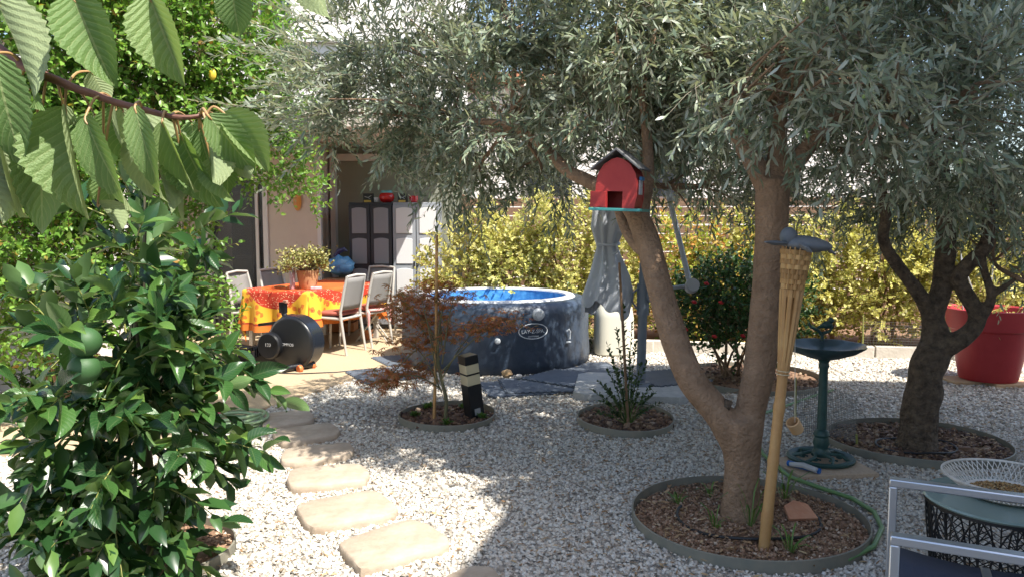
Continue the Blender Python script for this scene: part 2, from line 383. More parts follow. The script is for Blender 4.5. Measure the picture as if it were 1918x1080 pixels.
MB().box((-3.7, 12.2, 4.6), (6.0, .5, 3.5)).build('upper_wall', M_wallw, house, smooth=0)
uw = MB().box((-3.8, 11.93, 4.4), (1.1, .06, 1.3)).build('window', M_frame, house, smooth=0)
MB().box((-4.06, 11.89, 4.4), (.44, .03, 1.12)).build('pane', M_glass, uw, smooth=0); MB().box((-3.54, 11.89, 4.4), (.44, .03, 1.12)).build('pane', M_glass, uw, smooth=0)
rf = MB().add([(-6.9, 11.5, 6.3), (-.5, 11.5, 6.3), (-.5, 14.5, 7.4), (-6.9, 14.5, 7.4), (-6.9, 11.5, 6.42), (-.5, 11.5, 6.42), (-.5, 14.5, 7.52), (-6.9, 14.5, 7.52)],
    [(3, 2, 1, 0), (4, 5, 6, 7), (0, 1, 5, 4), (1, 2, 6, 5), (2, 3, 7, 6), (3, 0, 4, 7)]).build('roof', M_tile, house, smooth=0)
# sliding door with room behind
dr = MB().box((DX0 + .035, 10.92, DZ / 2), (.07, .1, DZ)).box((DX1 - .035, 10.92, DZ / 2), (.07, .1, DZ)).box(((DX0 + DX1) / 2, 10.92, DZ - .04), (DX1 - DX0 - .14, .1, .08)).box((DX1 - .17, 10.95, DZ / 2), (.045, .06, DZ - .1)).build('door', M_frame, house, smooth=0, bevel=.004)
gl = glass_mat('sliding glass', (.03, .035, .04), .04, .55)
MB().box(((DX0 + DX1) / 2, 10.96, DZ / 2 - .02), (DX1 - DX0 - .14, .012, DZ - .1)).build('pane', gl, dr, smooth=0)
MB().box(((DX0 + DX1) / 2, 12.6, 1.2), (1.6, .05, 2.4)).build('room_wall', mat('room', (.06, .06, .065), .8), dr, smooth=0)
cu = MB(); cu.add([(DX0 + .52 + .02 * i, 11.25 + .03 * math.sin(i * 1.9), z) for z in (0.05, 2.2) for i in range(16)], [(i, i + 1, 17 + i, 16 + i) for i in range(15)])
cu.build('curtain', mat('curtain', (.09, .02, .02), .9), dr)
for zz in (.5, 1.0, 1.45): MB().box((DX0 + .25, 12.2, zz), (.5, .3, .03)).build('shelf', mat('shelf%d' % int(zz * 10), (.10, .09, .08), .6), dr, smooth=0)
# orange plate on the beige wall
MB().lathe([(.001, 0), (.1, .0), (.105, .012), (.05, .02), (.001, .022)], n=28, M=Matrix.Translation((-3.0, 10.885, 1.83)) @ Matrix.Diagonal((.55, 1, 1.25, 1)) @ Matrix.Rotation(R(90), 4, 'X')).build('wall_plate', mat('orange glaze', (.55, .24, .05), .4), None, label='small oval orange plate hung on the beige wall', cat='plate')
# left garden wall
MB().box((-4.7, 6.2, 1.0), (.18, 9.3, 2.1)).build('garden_wall', M_wallw, None, smooth=0, bevel=.01, label='pale garden wall behind the climber', cat='wall')

# neighbouring house outside the frame: its shade falls over the near half of the garden
nh = empty('neighbour_house', (5, -1, 0), 'tall white house standing beyond the frame beside the garden', 'house')
shade_poly = [(3.80, 4.85), (.45, -7.4), (9, -9), (11.5, 4.2)]
MB().prism(shade_poly, 0, 6.0).build('wall', M_wallw, nh, smooth=0)
nd = Vector((.3, 1.1, 0)).normalized(); nn = Vector((-nd.y, nd.x, 0))
for t, z, h in ((2.6, 1.25, 2.3), (5.6, 1.6, 1.2), (8.2, 4.3, 1.2), (3.0, 4.3, 1.2)):
    c = Vector((.45, -7.4, z)) + nd * t + nn * .02
    fr = MB().box((0, 0, 0), (1.2, .06, h), Matrix.Translation(c) @ Matrix.Rotation(math.atan2(nd.y, nd.x), 4, 'Z')).build('window', M_frame, nh, smooth=0)
    MB().box((0, 0, 0), (1.0, .03, h - .16), Matrix.Translation(c + nn * .03) @ Matrix.Rotation(math.atan2(nd.y, nd.x), 4, 'Z')).build('pane', M_glass, fr, smooth=0)
MB().prism([(x * 1.02, y * 1.03) for x, y in shade_poly], 6.0, 6.12).build('roof', M_tile, nh, smooth=0)
# white house far behind the hedge
fh = empty('distant_house', (3, 17, 0), 'white house glimpsed between the olive leaves behind the fence', 'house')
MB().box((3.5, 18, 2.2), (9, 3, 4.4)).build('wall', M_wallw, fh, smooth=0)
MB().box((3.5, 17.9, 4.5), (9.6, 3.6, .18)).build('roof', M_tile, fh, smooth=0)
for x in (.8, 3.2, 5.6):
    f_ = MB().box((x, 16.48, 2.6), (1.1, .08, 1.2)).build('window', M_frame, fh, smooth=0); MB().box((x, 16.43, 2.6), (.94, .04, 1.04)).build('pane', M_glass, f_, smooth=0)
# wooden fence behind the hedge
fence = empty('fence', (3, 11.3, 0), 'brown wooden slat fence behind the hedge', 'fence')
f0, f1 = Vector((-.7, 11.6, 0)), Vector((8.5, 10.6, 0)); fd = (f1 - f0).normalized(); fl = (f1 - f0).length; fa = math.atan2(fd.y, fd.x)
slat = MB().box((0, 0, 0), (1.78, .022, .115)).build('slat', M_fence, fence, bevel=.003, local=True); post = MB().box((0, 0, .97), (.08, .08, 1.96)).build('post', M_fence, fence, bevel=.004, local=True)
fi = 0
for i in range(int(fl / 1.85) + 1):
    c = f0 + fd * (1.85 * i); o = post if i == 0 else post.copy()
    if i: col.objects.link(o); o.parent = fence
    o.location = c - fence.location; o.rotation_euler.z = fa
    if i == int(fl / 1.85): break
    for k in range(14):
        o = slat if fi == 0 else slat.copy()
        if fi: col.objects.link(o); o.parent = fence
        fi += 1; o.location = c + fd * .925 + V(0, 0, .14 + k * .13) - fence.location; o.rotation_euler = (0, random.uniform(-.006, .006), fa)

# stepping stones
def crop8(x, y): return (380 + x / 2.491, 660 + y / 2.491)
stones = [
 ('palest stepping stone, farthest along the path beside the coiled hose', [(275, 290), (490, 265), (525, 300), (500, 325), (280, 360)]),
 ('second stepping stone from the patio, narrow with one notched end', [(320, 385), (340, 360), (600, 330), (640, 365), (620, 390), (370, 432)]),
 ('third stepping stone from the patio, next to the creeping green plant', [(365, 480), (390, 450), (680, 420), (708, 455), (690, 480), (440, 525), (370, 515)]),
 ('middle stepping stone, wide with thin twig shadows', [(390, 600), (405, 545), (740, 520), (780, 560), (760, 605), (480, 635), (400, 628)]),
 ('squarish stepping stone, second largest, one before the biggest', [(425, 710), (800, 640), (910, 725), (905, 755), (520, 828), (465, 790)]),
 ('largest stepping stone, with rounded corners and broad leaf shadows', [(620, 890), (960, 780), (1040, 800), (1155, 870), (1150, 905), (730, 1024), (690, 965)]),
 ('stepping stone cut off by the bottom edge of the picture', [(1120, 1050), (1250, 1005), (1350, 1010), (1400, 1060), (1410, 1130), (1150, 1140)])]
for lab, pts in stones:
    q = [G(*crop8(*p), .035) for p in pts]; q = [(v.x, v.y) for v in q]
    for _ in range(2):
        q = [p for i in range(len(q)) for p in ((q[i][0] * .87 + q[(i + 1) % len(q)][0] * .13, q[i][1] * .87 + q[(i + 1) % len(q)][1] * .13), (q[i][0] * .13 + q[(i + 1) % len(q)][0] * .87, q[i][1] * .13 + q[(i + 1) % len(q)][1] * .87))]
    cx_ = sum(a for a, b in q) / len(q); cy_ = sum(b for a, b in q) / len(q)
    q = [(x + .012 * noise.noise((x * 9, y * 9, 0)), y + .012 * noise.noise((x * 9, y * 9, 5))) for x, y in q]
    EXC.append(('p', [(cx_ + (x - cx_) * 1.0, cy_ + (y - cy_) * 1.0) for x, y in q]))
    m_ = MB(); n = len(q); vs = []
    for f_, z in ((1.0, -.03), (1.005, .022), (.99, .042), (.955, .048), (.5, .05)):
        vs += [(cx_ + (x - cx_) * f_, cy_ + (y - cy_) * f_, z + .004 * noise.noise((x * 6 * f_, y * 6 * f_, 3))) for x, y in q]
    vs.append((cx_, cy_, .05)); fs = [(k * n + i, k * n + (i + 1) % n, (k + 1) * n + (i + 1) % n, (k + 1) * n + i) for k in range(4) for i in range(n)] + [(4 * n + i, 4 * n + (i + 1) % n, 5 * n) for i in range(n)]
    m_.add(vs, fs); m_.build('stepping_stone', M_stone, None, smooth=50, label=lab, cat='stepping stone', group='stepping stones across the gravel')

# planting rings
def ring(px0, px1, py0, py1, label, h=.055, mname=M_edge):
    cx = (px0 + px1) / 2; nr, fr = G(cx, py1, h), G(cx, py0, h); c = (nr + fr) / 2
    rx = (px1 - px0) / 2 / F * c.y * 1.0; ry = (fr.y - nr.y) / 2
    ro = empty('planting_ring', (c.x, c.y, 0), label, 'planting ring', 'planting rings set in the gravel')
    n = 72; vs = []; fs = []
    for q, z in ((1.0, -.03), (1.0, h), (1 - .008 / rx, h + .002), (1 - .012 / rx, -.03)):
        for j in range(n):
            a = 2 * math.pi * j / n; wb = 1 + .012 * math.sin(2 * a + c.x) + .008 * math.sin(3 * a); vs.append((c.x + rx * q * wb * math.cos(a), c.y + ry * q * wb * math.sin(a), z + .006 * math.sin(a * 2 + c.y)))
    fs = [(k * n + j, k * n + (j + 1) % n, (k + 1) * n + (j + 1) % n, (k + 1) * n + j) for k in range(3) for j in range(n)]
    MB().add(vs, fs).build('rim', mname, ro)
    so_ = MB(); vs = [(c.x, c.y, .02)]; fs = []
    for q in (.33, .66, .985):
        vs += [(c.x + rx * q * math.cos(2 * math.pi * j / n), c.y + ry * q * math.sin(2 * math.pi * j / n), .018 + .012 * noise.noise((c.x * 3 + q * 4 * math.cos(2 * math.pi * j / n), q * 4 * math.sin(2 * math.pi * j / n), 0)) - .006 * q) for j in range(n)]
    fs = [(0, 1 + j, 1 + (j + 1) % n) for j in range(n)] + [(1 + k * n + j, 1 + (k + 1) * n + j, 1 + (k + 1) * n + (j + 1) % n, 1 + k * n + (j + 1) % n) for k in range(2) for j in range(n)]
    so_.add(vs, fs); so_.build('soil', M_soil, ro)
    EXC.append(('e', c.x, c.y, rx, ry)); ro['_'] = 0; del ro['_']
    return ro, c, rx, ry
ringA = ring(1182, 1620, 890, 1053, 'largest edging ring of reddish soil, round the forked olive trunk', .06)
ringB = ring(1553, 1880, 782, 866, 'edging ring round the dark twisted olive trunk by the bird bath')
ringM = ring(745, 930, 750, 797, 'edging ring holding the red maple, bollard and small succulents')
ringC = ring(1080, 1262, 752, 808, 'edging ring of mulch round the slim staked sapling')
ringD = ring(1275, 1535, 676, 732, 'shaded edging ring round the rose bush')
ringL = ring(70, 440, 962, 1100, 'edging ring with pale dry soil under the citrus')

# concrete slabs under the parasol, sandy slab under the bird bath
par = G(1200, 722, .06)
slab_c = Vector((par.x - .08, par.y + .06, 0))
for i, (dx, dy, lb) in enumerate(((-.255, -.25, 'near corner slab on the side of the sapling'), (.255, -.25, 'near corner slab on the side of the olive trunk'), (.255, .25, 'far corner slab lying under a foam mat'), (-.255, .25, 'far corner slab on the side of the hot tub'))):
    poly = [(-.25, -.25), (.25, -.25), (.25, .25), (-.25, .25)]
    ci = [0 if (dx < 0 and dy < 0) else 1 if (dx > 0 and dy < 0) else 2 if dx > 0 else 3][0]
    pl = []
    for k, (x, y) in enumerate(poly):
        if k == ci: s = .1; pl += ([(x, y + s), (x + s, y)] if k == 0 else [(x - s, y), (x, y + s)] if k == 1 else [(x, y - s), (x - s, y)] if k == 2 else [(x + s, y), (x, y - s)])
        else: pl.append((x, y))
    Mx = Matrix.Translation(slab_c) @ Matrix.Rotation(R(-8), 4, 'Z') @ Matrix.Translation((dx, dy, 0))
    MB().prism(pl, -.02, .07, Mx).build('base_slab', M_conc, None, bevel=.006, label='grey concrete parasol base, ' + lb, cat='slab', group='concrete slabs at the parasol foot')
EXC.append(('e', slab_c.x, slab_c.y, .52, .52))
bq = [G(*p, .035) for p in ((1440, 858), (1560, 838), (1648, 885), (1500, 890))]
bath_poly = [(v.x, v.y) for v in bq]; EXC.append(('p', bath_poly))
MB().prism(bath_poly, -.02, .035).build('paving_slab', M_sand, None, bevel=.006, label='sandy square slab under the bird bath', cat='slab')

# ------------------------------------------------------------------ gravel, litter, mulch
def pebbles(name, mat_, x, y, z, size, **kw):
    N = len(x)
    tv = np.array([(sx * .8, sy * .8, -.5) for sx, sy in ((-1, -1), (1, -1), (1, 1), (-1, 1))] + [(sx * .62, sy * .62, .55) for sx, sy in ((-1, -1), (1, -1), (1, 1), (-1, 1))], float)
    tf = [(4, 5, 6, 7), (0, 1, 5, 4), (1, 2, 6, 5), (2, 3, 7, 6), (3, 0, 4, 7)]
    a = rng.random(N) * 6.283; t = nrm(np.stack([rng.normal(0, .35, N), rng.normal(0, .35, N), np.ones(N)], 1))
    X = nrm(np.cross(np.stack([-np.sin(a), np.cos(a), np.zeros(N)], 1), t)); Y = np.cross(t, X)
    sx = size * rng.uniform(.7, 1.35, N); sy = size * rng.uniform(.55, 1.0, N); sz = size * rng.uniform(.45, .9, N)
    pos = np.stack([x, y, z], 1)
    parent = kw.pop('parent', None)
    v = instances_mesh(name, tv, tf, pos, X * sx[:, None], Y * sy[:, None], t * sz[:, None], None, True)
    a_ = np.empty(len(v.vertices) * 3, np.float32); v.vertices.foreach_get('co', a_); a_ += rng.normal(0, .0016, len(a_)).astype(np.float32); v.vertices.foreach_set('co', a_)
    return tag(link(name, v, mat_, parent), **kw)
def scatter(n, y0, y1, half=.70, power=1.0):
    y = y0 + (y1 - y0) * rng.random(n); keep = rng.random(n) < y / y1; y = y[keep]
    x = (rng.random(len(y)) * 2 - 1) * half * y; return x, y
x1, y1 = scatter(92000, 2.9, 5.6); x2, y2 = scatter(62000, 5.6, 9.2)
x = np.concatenate([x1, x2]); y = np.concatenate([y1, y2])
k = ~excluded(x, y, -.01) & ~in_poly(x, y, bed_poly) & (y < 9.75 - .235 * (x + .9).clip(0, 2.35) - .17 * (x - 1.45).clip(0)) & (x > -4.5)
x, y = x[k], y[k]; sz = np.where(y < 5.6, .0098, .0135) * rng.uniform(.7, 1.35, len(x))
pebbles('gravel', M_gravel, x, y, rng.uniform(.0, .010, len(x)), sz, label='white gravel covering the garden floor', kind='stuff')
# dry leaves on the gravel
xl, yl = scatter(17000, 2.9, 8.5); k = (~excluded(xl, yl)) & ((xl > .1) | (rng.random(len(xl)) < .55)); xl, yl = xl[k], yl[k]; n = len(xl)
a = rng.random(n) * 6.283
leaves('leaf_litter', M_litter, np.stack([xl, yl, rng.uniform(.014, .024, n)], 1), np.stack([np.cos(a), np.sin(a), rng.normal(0, .15, n)], 1), np.stack([rng.normal(0, .4, n), rng.normal(0, .4, n), np.ones(n)], 1), rng.uniform(.018, .05, n), rng.uniform(.005, .011, n), tmpl=T_SLIM, label='dry brown olive leaves strewn over the gravel', kind='stuff')
def fill_ring(rg_, n, m_, size, name, z=.026):
    ro, c, rx, ry = rg_; q = np.sqrt(rng.random(n)) * .96; a = rng.random(n) * 6.283
    pebbles(name, m_, c.x + rx * q * np.cos(a), c.y + ry * q * np.sin(a), np.full(n, z) + rng.uniform(-.006, .006, n), size * rng.lognormal(0, .45, n), parent=ro, kind='stuff')
fill_ring(ringA, 6500, M_clod, .0052, 'soil_clods'); fill_ring(ringB, 1500, M_mulch, .011, 'mulch'); fill_ring(ringM, 500, M_mulch, .014, 'mulch'); fill_ring(ringC, 500, M_mulch, .014, 'mulch'); fill_ring(ringL, 900, M_clod, .007, 'soil_clods'); fill_ring(ringD, 500, M_mulch, .014, 'mulch')
for rg_, n in ((ringA, 500), (ringB, 500)):
    ro, c, rx, ry = rg_; q = np.sqrt(rng.random(n)) * .95; a = rng.random(n) * 6.283; a2 = rng.random(n) * 6.283
    leaves('dead_leaves', M_litter, np.stack([c.x + rx * q * np.cos(a), c.y + ry * q * np.sin(a), np.full(n, .04)], 1), np.stack([np.cos(a2), np.sin(a2), rng.normal(0, .2, n)], 1), np.stack([rng.normal(0, .4, n), rng.normal(0, .4, n), np.ones(n)], 1), rng.uniform(.02, .05, n), rng.uniform(.006, .012, n), ro, tmpl=T_SLIM, kind='stuff')
# ------------------------------------------------------------------ hot tub
M_tub = mat('tub vinyl', (.030, .046, .075), .42, var=(.045, .065, .10), vscale=5, bump=.35, bscale=7, dist=.05)
M_white = mat('white plastic', (.55, .56, .57), .4); M_print = mat('pale print', (.62, .66, .7), .5)
M_black = mat('black plastic', (.012, .013, .015), .35); M_silver = mat('aluminium', (.62, .64, .67), .3, metal=.85)
TR = 1.05; tf_ = G(928, 704); TC = Vector((tf_.x * 1.0, tf_.y + TR - .02, 0)); TC.x = (928 - CX) / F * TC.y
EXC_TUB = ('e', TC.x, TC.y, TR, TR)
tub = empty('hot_tub', TC, 'round dark navy inflatable hot tub with an oval logo', 'hot tub')
def wob(a, z): return 1 + .006 * noise.noise((math.cos(a) * 6, math.sin(a) * 6, z * 5)) + .004 * math.sin(a * 22) * (1 if .05 < z < .6 else 0)
MB().lathe([(1.02, 0), (1.06, .03), (1.065, .12), (1.05, .35), (1.05, .58), (1.035, .66), (1.0, .71), (.94, .728), (.90, .72)], TC, 120, wob=wob).build('side_wall', M_tub, tub, smooth=60)
MB().lathe([(.905, .715), (.88, .742), (.82, .745), (.79, .72)], TC, 96).build('top_ring', M_white, tub, smooth=60)
M_liner = mat('blue liner', (.02, .14, .42), .35, var=(.12, .38, .7), vscale=16)
MB().lathe([(.795, .73), (.78, .5), (.78, .1)], TC, 96).build('liner', M_liner, tub)
wm = mat('pool water', (.02, .16, .34), .05, spec=.6, bump=.3, bscale=14)
MB().lathe([(.001, .53), (.779, .53)], TC, 64).build('water', wm, tub)
def tub_hit(px, py):
    d = ray(px, py); o = Vector((0, 0, CAMH)) - TC; a = d.x ** 2 + d.y ** 2; b = o.x * d.x + o.y * d.y; c = o.x ** 2 + o.y ** 2 - TR ** 2
    t = (-b - math.sqrt(b * b - a * c)) / a; p = o + d * t; return math.atan2(p.x, -p.y), p.z
def tub_bend(px, py, off=.014):
    a0, z0 = tub_hit(px, py)
    def f(c):
        a = a0 + c.x / TR; r = TR + off + c.z; return Vector((TC.x + r * math.sin(a), TC.y - r * math.cos(a), z0 + c.y))
    return f
bf = tub_bend(998, 620)
text_obj('lettering', 'LAY-Z-SPA.', .052, M_print, tub, None, bf, .002)
bf2 = tub_bend(998, 629); text_obj('small_lettering', 'SANTORINI', .022, M_print, tub, None, bf2, .002)
ov = MB(); ov.tube([bf(Vector((.155 * math.cos(a), .004 + .077 * math.sin(a), .004))) for a in [2 * math.pi * i / 48 for i in range(48)]], .0045, 5, closed=True); ov.build('logo_oval', M_print, tub)
for px, py, r, nm in ((1008, 588, .05, 'valve'), (932, 638, .024, 'valve')):
    a0, z0 = tub_hit(px, py); q = Vector((TC.x + TR * math.sin(a0), TC.y - TR * math.cos(a0), z0))
    Mv = Matrix.Translation(q) @ Vector((math.sin(a0), -math.cos(a0), 0)).to_track_quat('Z', 'Y').to_matrix().to_4x4()
    MB().lathe([(r * 1.25, -.01), (r * 1.25, .018), (r, .024), (r, .045), (r * .6, .05), (.001, .05)], n=20, M=Mv).build(nm, mat('valve grey', (.5, .53, .55), .4), tub)
hb = tub_bend(1060, 628)
MB().tube([hb(V(-.012, .05, .01)), hb(V(0, .07, .03)), hb(V(.012, .05, .03)), hb(V(.012, -.03, .025))], .011, 8).tube([hb(V(-.03, -.06, .02)), hb(V(.035, -.065, .02))], .009, 6).build('handle', M_print, tub)
# cream pump unit behind the tub
pu = G(1153, 668); pump = empty('pump_unit', (pu.x, pu.y + .2, 0), 'cream plastic pump unit beside the hot tub', 'pump')
def sq(a, p=4): c, s_ = abs(math.cos(a)), abs(math.sin(a)); return 1 / (c ** p + s_ ** p) ** (1 / p)
pc = pump.location
MB().lathe([(.20, 0), (.235, .03), (.225, .45), (.205, .56), (.15, .62), (.001, .63)], pc, 40, wob=lambda a, z: sq(a) * .98).build('body', mat('cream plastic', (.62, .60, .50), .5), pump)
MB().lathe([(.07, 0), (.07, .05), (.001, .055)], pc + V(-.17, 0, .56), 16).build('cap', mat('cream cap', (.5, .52, .45), .5), pump)
MB().tube([pc + V(-.2, -.02, .5), pc + V(-.33, -.05, .52), pc + V(-.42, .05, .42)], .035, 10).build('pipe', mat('grey pipe', (.35, .37, .4), .45), pump)

# ------------------------------------------------------------------ foam mats, rocks
def jig(sz=.6, n=9, t=.022):
    out = []
    for e in range(4):
        for i in range(n):
            for q, h in ((i, 0), (i + .28, 0), (i + .2, t), (i + .8, t), (i + .72, 0)):
                u = -sz / 2 + sz * q / n; x, y = u, -sz / 2 - h
                for _ in range(e): x, y = -y, x
                out.append((x, y))
    return out
for px, py, rz, z, lb in ((968, 726, 12, .016, 'lowest foam tile, its corner pointing at the maple'), (1003, 720, 8, .030, 'middle foam tile of the overlapping pile by the tub'), (1058, 706, -38, .044, 'uppermost foam tile of the pile, turned on its corner'), (1248, 706, 24, .076, 'foam tile lying on the parasol slabs'), (1098, 689, 12, .018, 'foam tile half under the tub near the parasol'),
                          (722, 700, 30, .026, 'foam tile on the patio edge touching the tub'), (762, 672, 28, .027, 'foam tile in front of the grey cabinet, half under the tub')):
    g_ = G(px, py, z); mm_ = Matrix.Translation((g_.x, g_.y, z)) @ Matrix.Rotation(R(rz), 4, 'Z') @ Matrix.Rotation(R(random.uniform(-.6, .6)), 4, 'X')
    MB().prism(jig(), -.006, .006, mm_).build('foam_mat', M_mat, None, smooth=0, label='dark grey interlocking ' + lb, cat='foam mat', group='foam tiles round the hot tub')
    if py > 700 and px < 1200: EXC.append(('e', g_.x, g_.y, .27, .27))
for px, py, r, c_, lb in ((950, 704, .055, (.48, .32, .17), 'lumpy ochre rock on the mats by the tub'), (972, 707, .032, (.6, .58, .55), 'small whitish stone beside the ochre rock')):
    g_ = G(px, py, .05); m_ = MB(); m_.ball((0, 0, 0), 1, 14, 10)
    m_.v = [tuple(g_ + V(*p) * r * (1 + .28 * noise.noise(V(*p) * 1.7 + V(px, 0, 0))) * 1.0) for p in m_.v]; m_.v = [(x, y, .05 + (z - .05) * .72 + r * .5) for x, y, z in m_.v]
    m_.build('rock', mat('rock%d' % px, c_, .9, var=tuple(q * .6 for q in c_), vscale=18, bump=.6, bscale=60), None, label=lb, cat='rock')

# ------------------------------------------------------------------ bollard lamp
bb = G(889, 778, .03); bo = empty('bollard_lamp', bb, 'leaning black bollard lamp with two cream bands beside the maple', 'lamp')
Hb = (782 - 662) / F * bb.y; Mb = Matrix.Translation(bb) @ Matrix.Rotation(R(-6.0), 4, 'Y') @ Matrix.Rotation(R(4), 4, 'X') @ Matrix.Rotation(R(32), 4, 'Z')
bw = .118
for nm, z0, z1, mt, sc in (('body', -.03, .53, M_black, 1), ('diffuser', .53, .69, None, .97), ('band', .69, .715, M_black, 1), ('diffuser', .715, .86, None, .97), ('cap', .86, 1.0, M_black, 1)):
    MB().box((0, 0, (z0 + z1) / 2 * Hb), (bw * sc, bw * sc, (z1 - z0) * Hb), Mb).build(nm, mt or mat('cream diffuser', (.62, .55, .36), .4), bo, smooth=0, bevel=.004)
MB().box((-.0, -bw / 2 - .002, .1 * Hb), (.05, .004, .05), Mb).build('plate', mat('grey plate', (.3, .31, .32), .5), bo, smooth=0)

# ------------------------------------------------------------------ parasol
M_pole = mat('parasol pole', (.13, .16, .20), .45, var=(.16, .19, .23), vscale=5); M_canvas = mat('parasol canvas', (.42, .45, .50), .85, var=(.48, .51, .56), vscale=5, bump=.15, bscale=90)
um = empty('parasol', (par.x, par.y, .07), 'closed grey cantilever parasol with its canopy tied up', 'parasol')
Yp = par.y
def Q(px, py, dy=0): return P(px, py, Yp + dy)
top = Vector((par.x + .06, Yp, 2.5))
MB().tube([(par.x, Yp, .07), (par.x, Yp, .1)], [.1, .08], 20).tube([(par.x, Yp, .09), (par.x + .015, Yp, 1.18)], .042, 16).build('lower_pole', M_pole, um)
MB().tube([(par.x + .015, Yp, 1.1), (par.x + .03, Yp, 1.5), top], .03, 14).build('upper_pole', mat('light pole', (.27, .30, .35), .4), um)
hz = Q(1207, 560)
MB().tube([(par.x + .01, Yp, hz.z + .14), (par.x + .01, Yp, hz.z - .14)], .056, 16).ball(Q(1218, 552, -.03), (.05, .06, .07)).build('crank_housing', M_pole, um)
MB().tube([Q(1195, 580, -.03), Q(1184, 565, -.05), Q(1186, 548, -.05), Q(1197, 538, -.03)], .009, 8).build('crank_handle', M_pole, um)
kn = Q(1293, 535, -.02)
MB().tube([Q(1215, 553), Q(1250, 540), kn], [.022, .018, .018], 10).build('strut', mat('strut grey', (.25, .27, .30), .4), um)
MB().tube([kn, Q(1275, 460), Q(1252, 365), Q(1236, 300)], .024, 12).build('arm', mat('arm grey', (.33, .37, .42), .4), um)
kb = MB(); kb.lathe([(.001, -.05), (.06, -.045), (.064, 0), (.06, .045), (.001, .05)], n=20, M=Matrix.Translation(kn + V(.01, -.02, 0)) @ Matrix.Rotation(R(70), 4, 'X')); kb.build('knob', mat('knob grey', (.33, .34, .36), .5), um)
ct = Q(1143, 335, .05)
MB().tube([top, Q(1190, 275), ct + V(0, 0, .05)], .026, 10).build('boom', M_pole, um)
# folded canopy: pleated bag hanging from its top, pinched by a strap and open below
cb = MB(); n = 64; lev = [(.0, .05), (.06, .13), (.25, .17), (.42, .165), (.55, .115), (.60, .10), (.66, .12), (.85, .19), (1.02, .245), (1.16, .23)]
zt = ct.z; Hc = (580 - 335) / F * Yp
for i, (t, r) in enumerate(lev):
    for j in range(n):
        a = 2 * math.pi * j / n; pl = (.5 + .5 * math.cos(a * 8 + .6 * math.sin(a * 3))) ; dep = .30 if .5 < t < .7 else .30 if t < .5 else .22
        rr = r * (1 - dep * pl * min(1, t * 4)); drop = .0
        if i >= len(lev) - 2: drop = (.07 if i == len(lev) - 1 else .02) * math.cos(a * 2 + 1.2) + .03 * math.sin(a * 7)
        cb.v.append((ct.x + rr * math.cos(a) * 1.0 - .02 * t + .015 * math.sin(t * 9), ct.y + rr * .85 * math.sin(a), zt - t / 1.16 * Hc - drop))
for i in range(len(lev) - 1): cb.f += [(i * n + j, i * n + (j + 1) % n, (i + 1) * n + (j + 1) % n, (i + 1) * n + j) for j in range(n)]
cb.f.append(tuple(range(n))); can = cb.build('canopy', M_canvas, um, smooth=70)
zs = zt - .57 / 1.16 * Hc
sv = MB(); sv.tube([(ct.x - .012 + .098 * math.cos(a), ct.y + .085 * math.sin(a), zs + .012 * math.sin(a)) for a in [2 * math.pi * i / 28 for i in range(28)]], .014, 6, closed=True).tube([(ct.x + .05, ct.y - .085, zs), (ct.x + .06, ct.y - .10, zs - .07), (ct.x + .02, ct.y - .1, zs - .1)], .01, 6)
sv.build('strap', M_canvas, can)

# ------------------------------------------------------------------ bamboo torch with turtle, hanging cup
M_bamboo = mat('bamboo', (.40, .21, .075), .5, var=(.52, .32, .13), vscale=9, bump=.2, bscale=30); M_weave = island_mat('bamboo weave', [(0, (.30, .16, .05)), (.5, (.46, .26, .09)), (1, (.58, .36, .14))], rough=.5)
tb = G(1431, 1022, .03); tt = P(1492, 465, tb.y + .02); tor = empty('bamboo_torch', tb, 'leaning bamboo torch with a woven basket head', 'torch')
ax = (tt - tb); Lt = ax.length; ax.normalize()
def T(t, r=0, a=0):
    o = ax.orthogonal().normalized(); w_ = ax.cross(o); return tb + ax * (Lt * t) + (o * math.cos(a) + w_ * math.sin(a)) * r
tfun = lambda py: (1022 - py) / (1022 - 465)
pts = []; rad = []
for i in range(41):
    t = -.03 + i / 40 * .68; pts.append(T(t)); node = min(abs(t - q) for q in (.1, .29, .47, .62)); rad.append(.026 - .004 * t + (.003 if node < .012 else 0))
MB().tube(pts, rad, 16).build('pole', M_bamboo, tor)
for i in range(9):
    a = 2 * math.pi * i / 9; MB().tube([T(.585, .017, a), T(.72, .029, a), T(.865, .043, a)], [.008, .0115, .0115], 6).build('split', M_bamboo, tor)
t0, t1 = tfun(548), tfun(468); nb, nr_ = 18, 9
for i in range(nb):
    a = 2 * math.pi * i / nb; MB().tube([T(t0 - .01, .041, a), T(t1 + .008, .063, a)], .0035, 5).build('basket_stave', M_bamboo, tor)
wv = MB()
for k in range(nr_):
    ta = t0 + (t1 - t0) * (k + .5) / nr_; r0 = .042 + .021 * (k + .5) / nr_; hh = Lt * (t1 - t0) / nr_ * .48; pr = []
    N_ = nb * 4
    for j in range(N_):
        a = 2 * math.pi * j / N_; pr.append((a, r0 + .002 + .0052 * math.cos(a * nb / 2 + math.pi * k)))
    vs = []
    for dr_, dz in ((-.0018, -hh), (.0018, -hh), (.0018, hh), (-.0018, hh)):
        vs += [tuple(T(ta, r + dr_, a) + ax * dz) for a, r in pr]
    wv.add(vs, [(q * N_ + j, q * N_ + (j + 1) % N_, ((q + 1) % 4) * N_ + (j + 1) % N_, ((q + 1) % 4) * N_ + j) for q in range(4) for j in range(N_)])
wv.build('basket_weave', M_weave, tor, kind='stuff')
for q in (.5, .585): MB().tube([T(q if q > .51 else tfun(690), .029, 2 * math.pi * i / 20) for i in range(20)], .0025, 5, closed=True).build('binding', mat('twine', (.6, .5, .32), .8), tor)
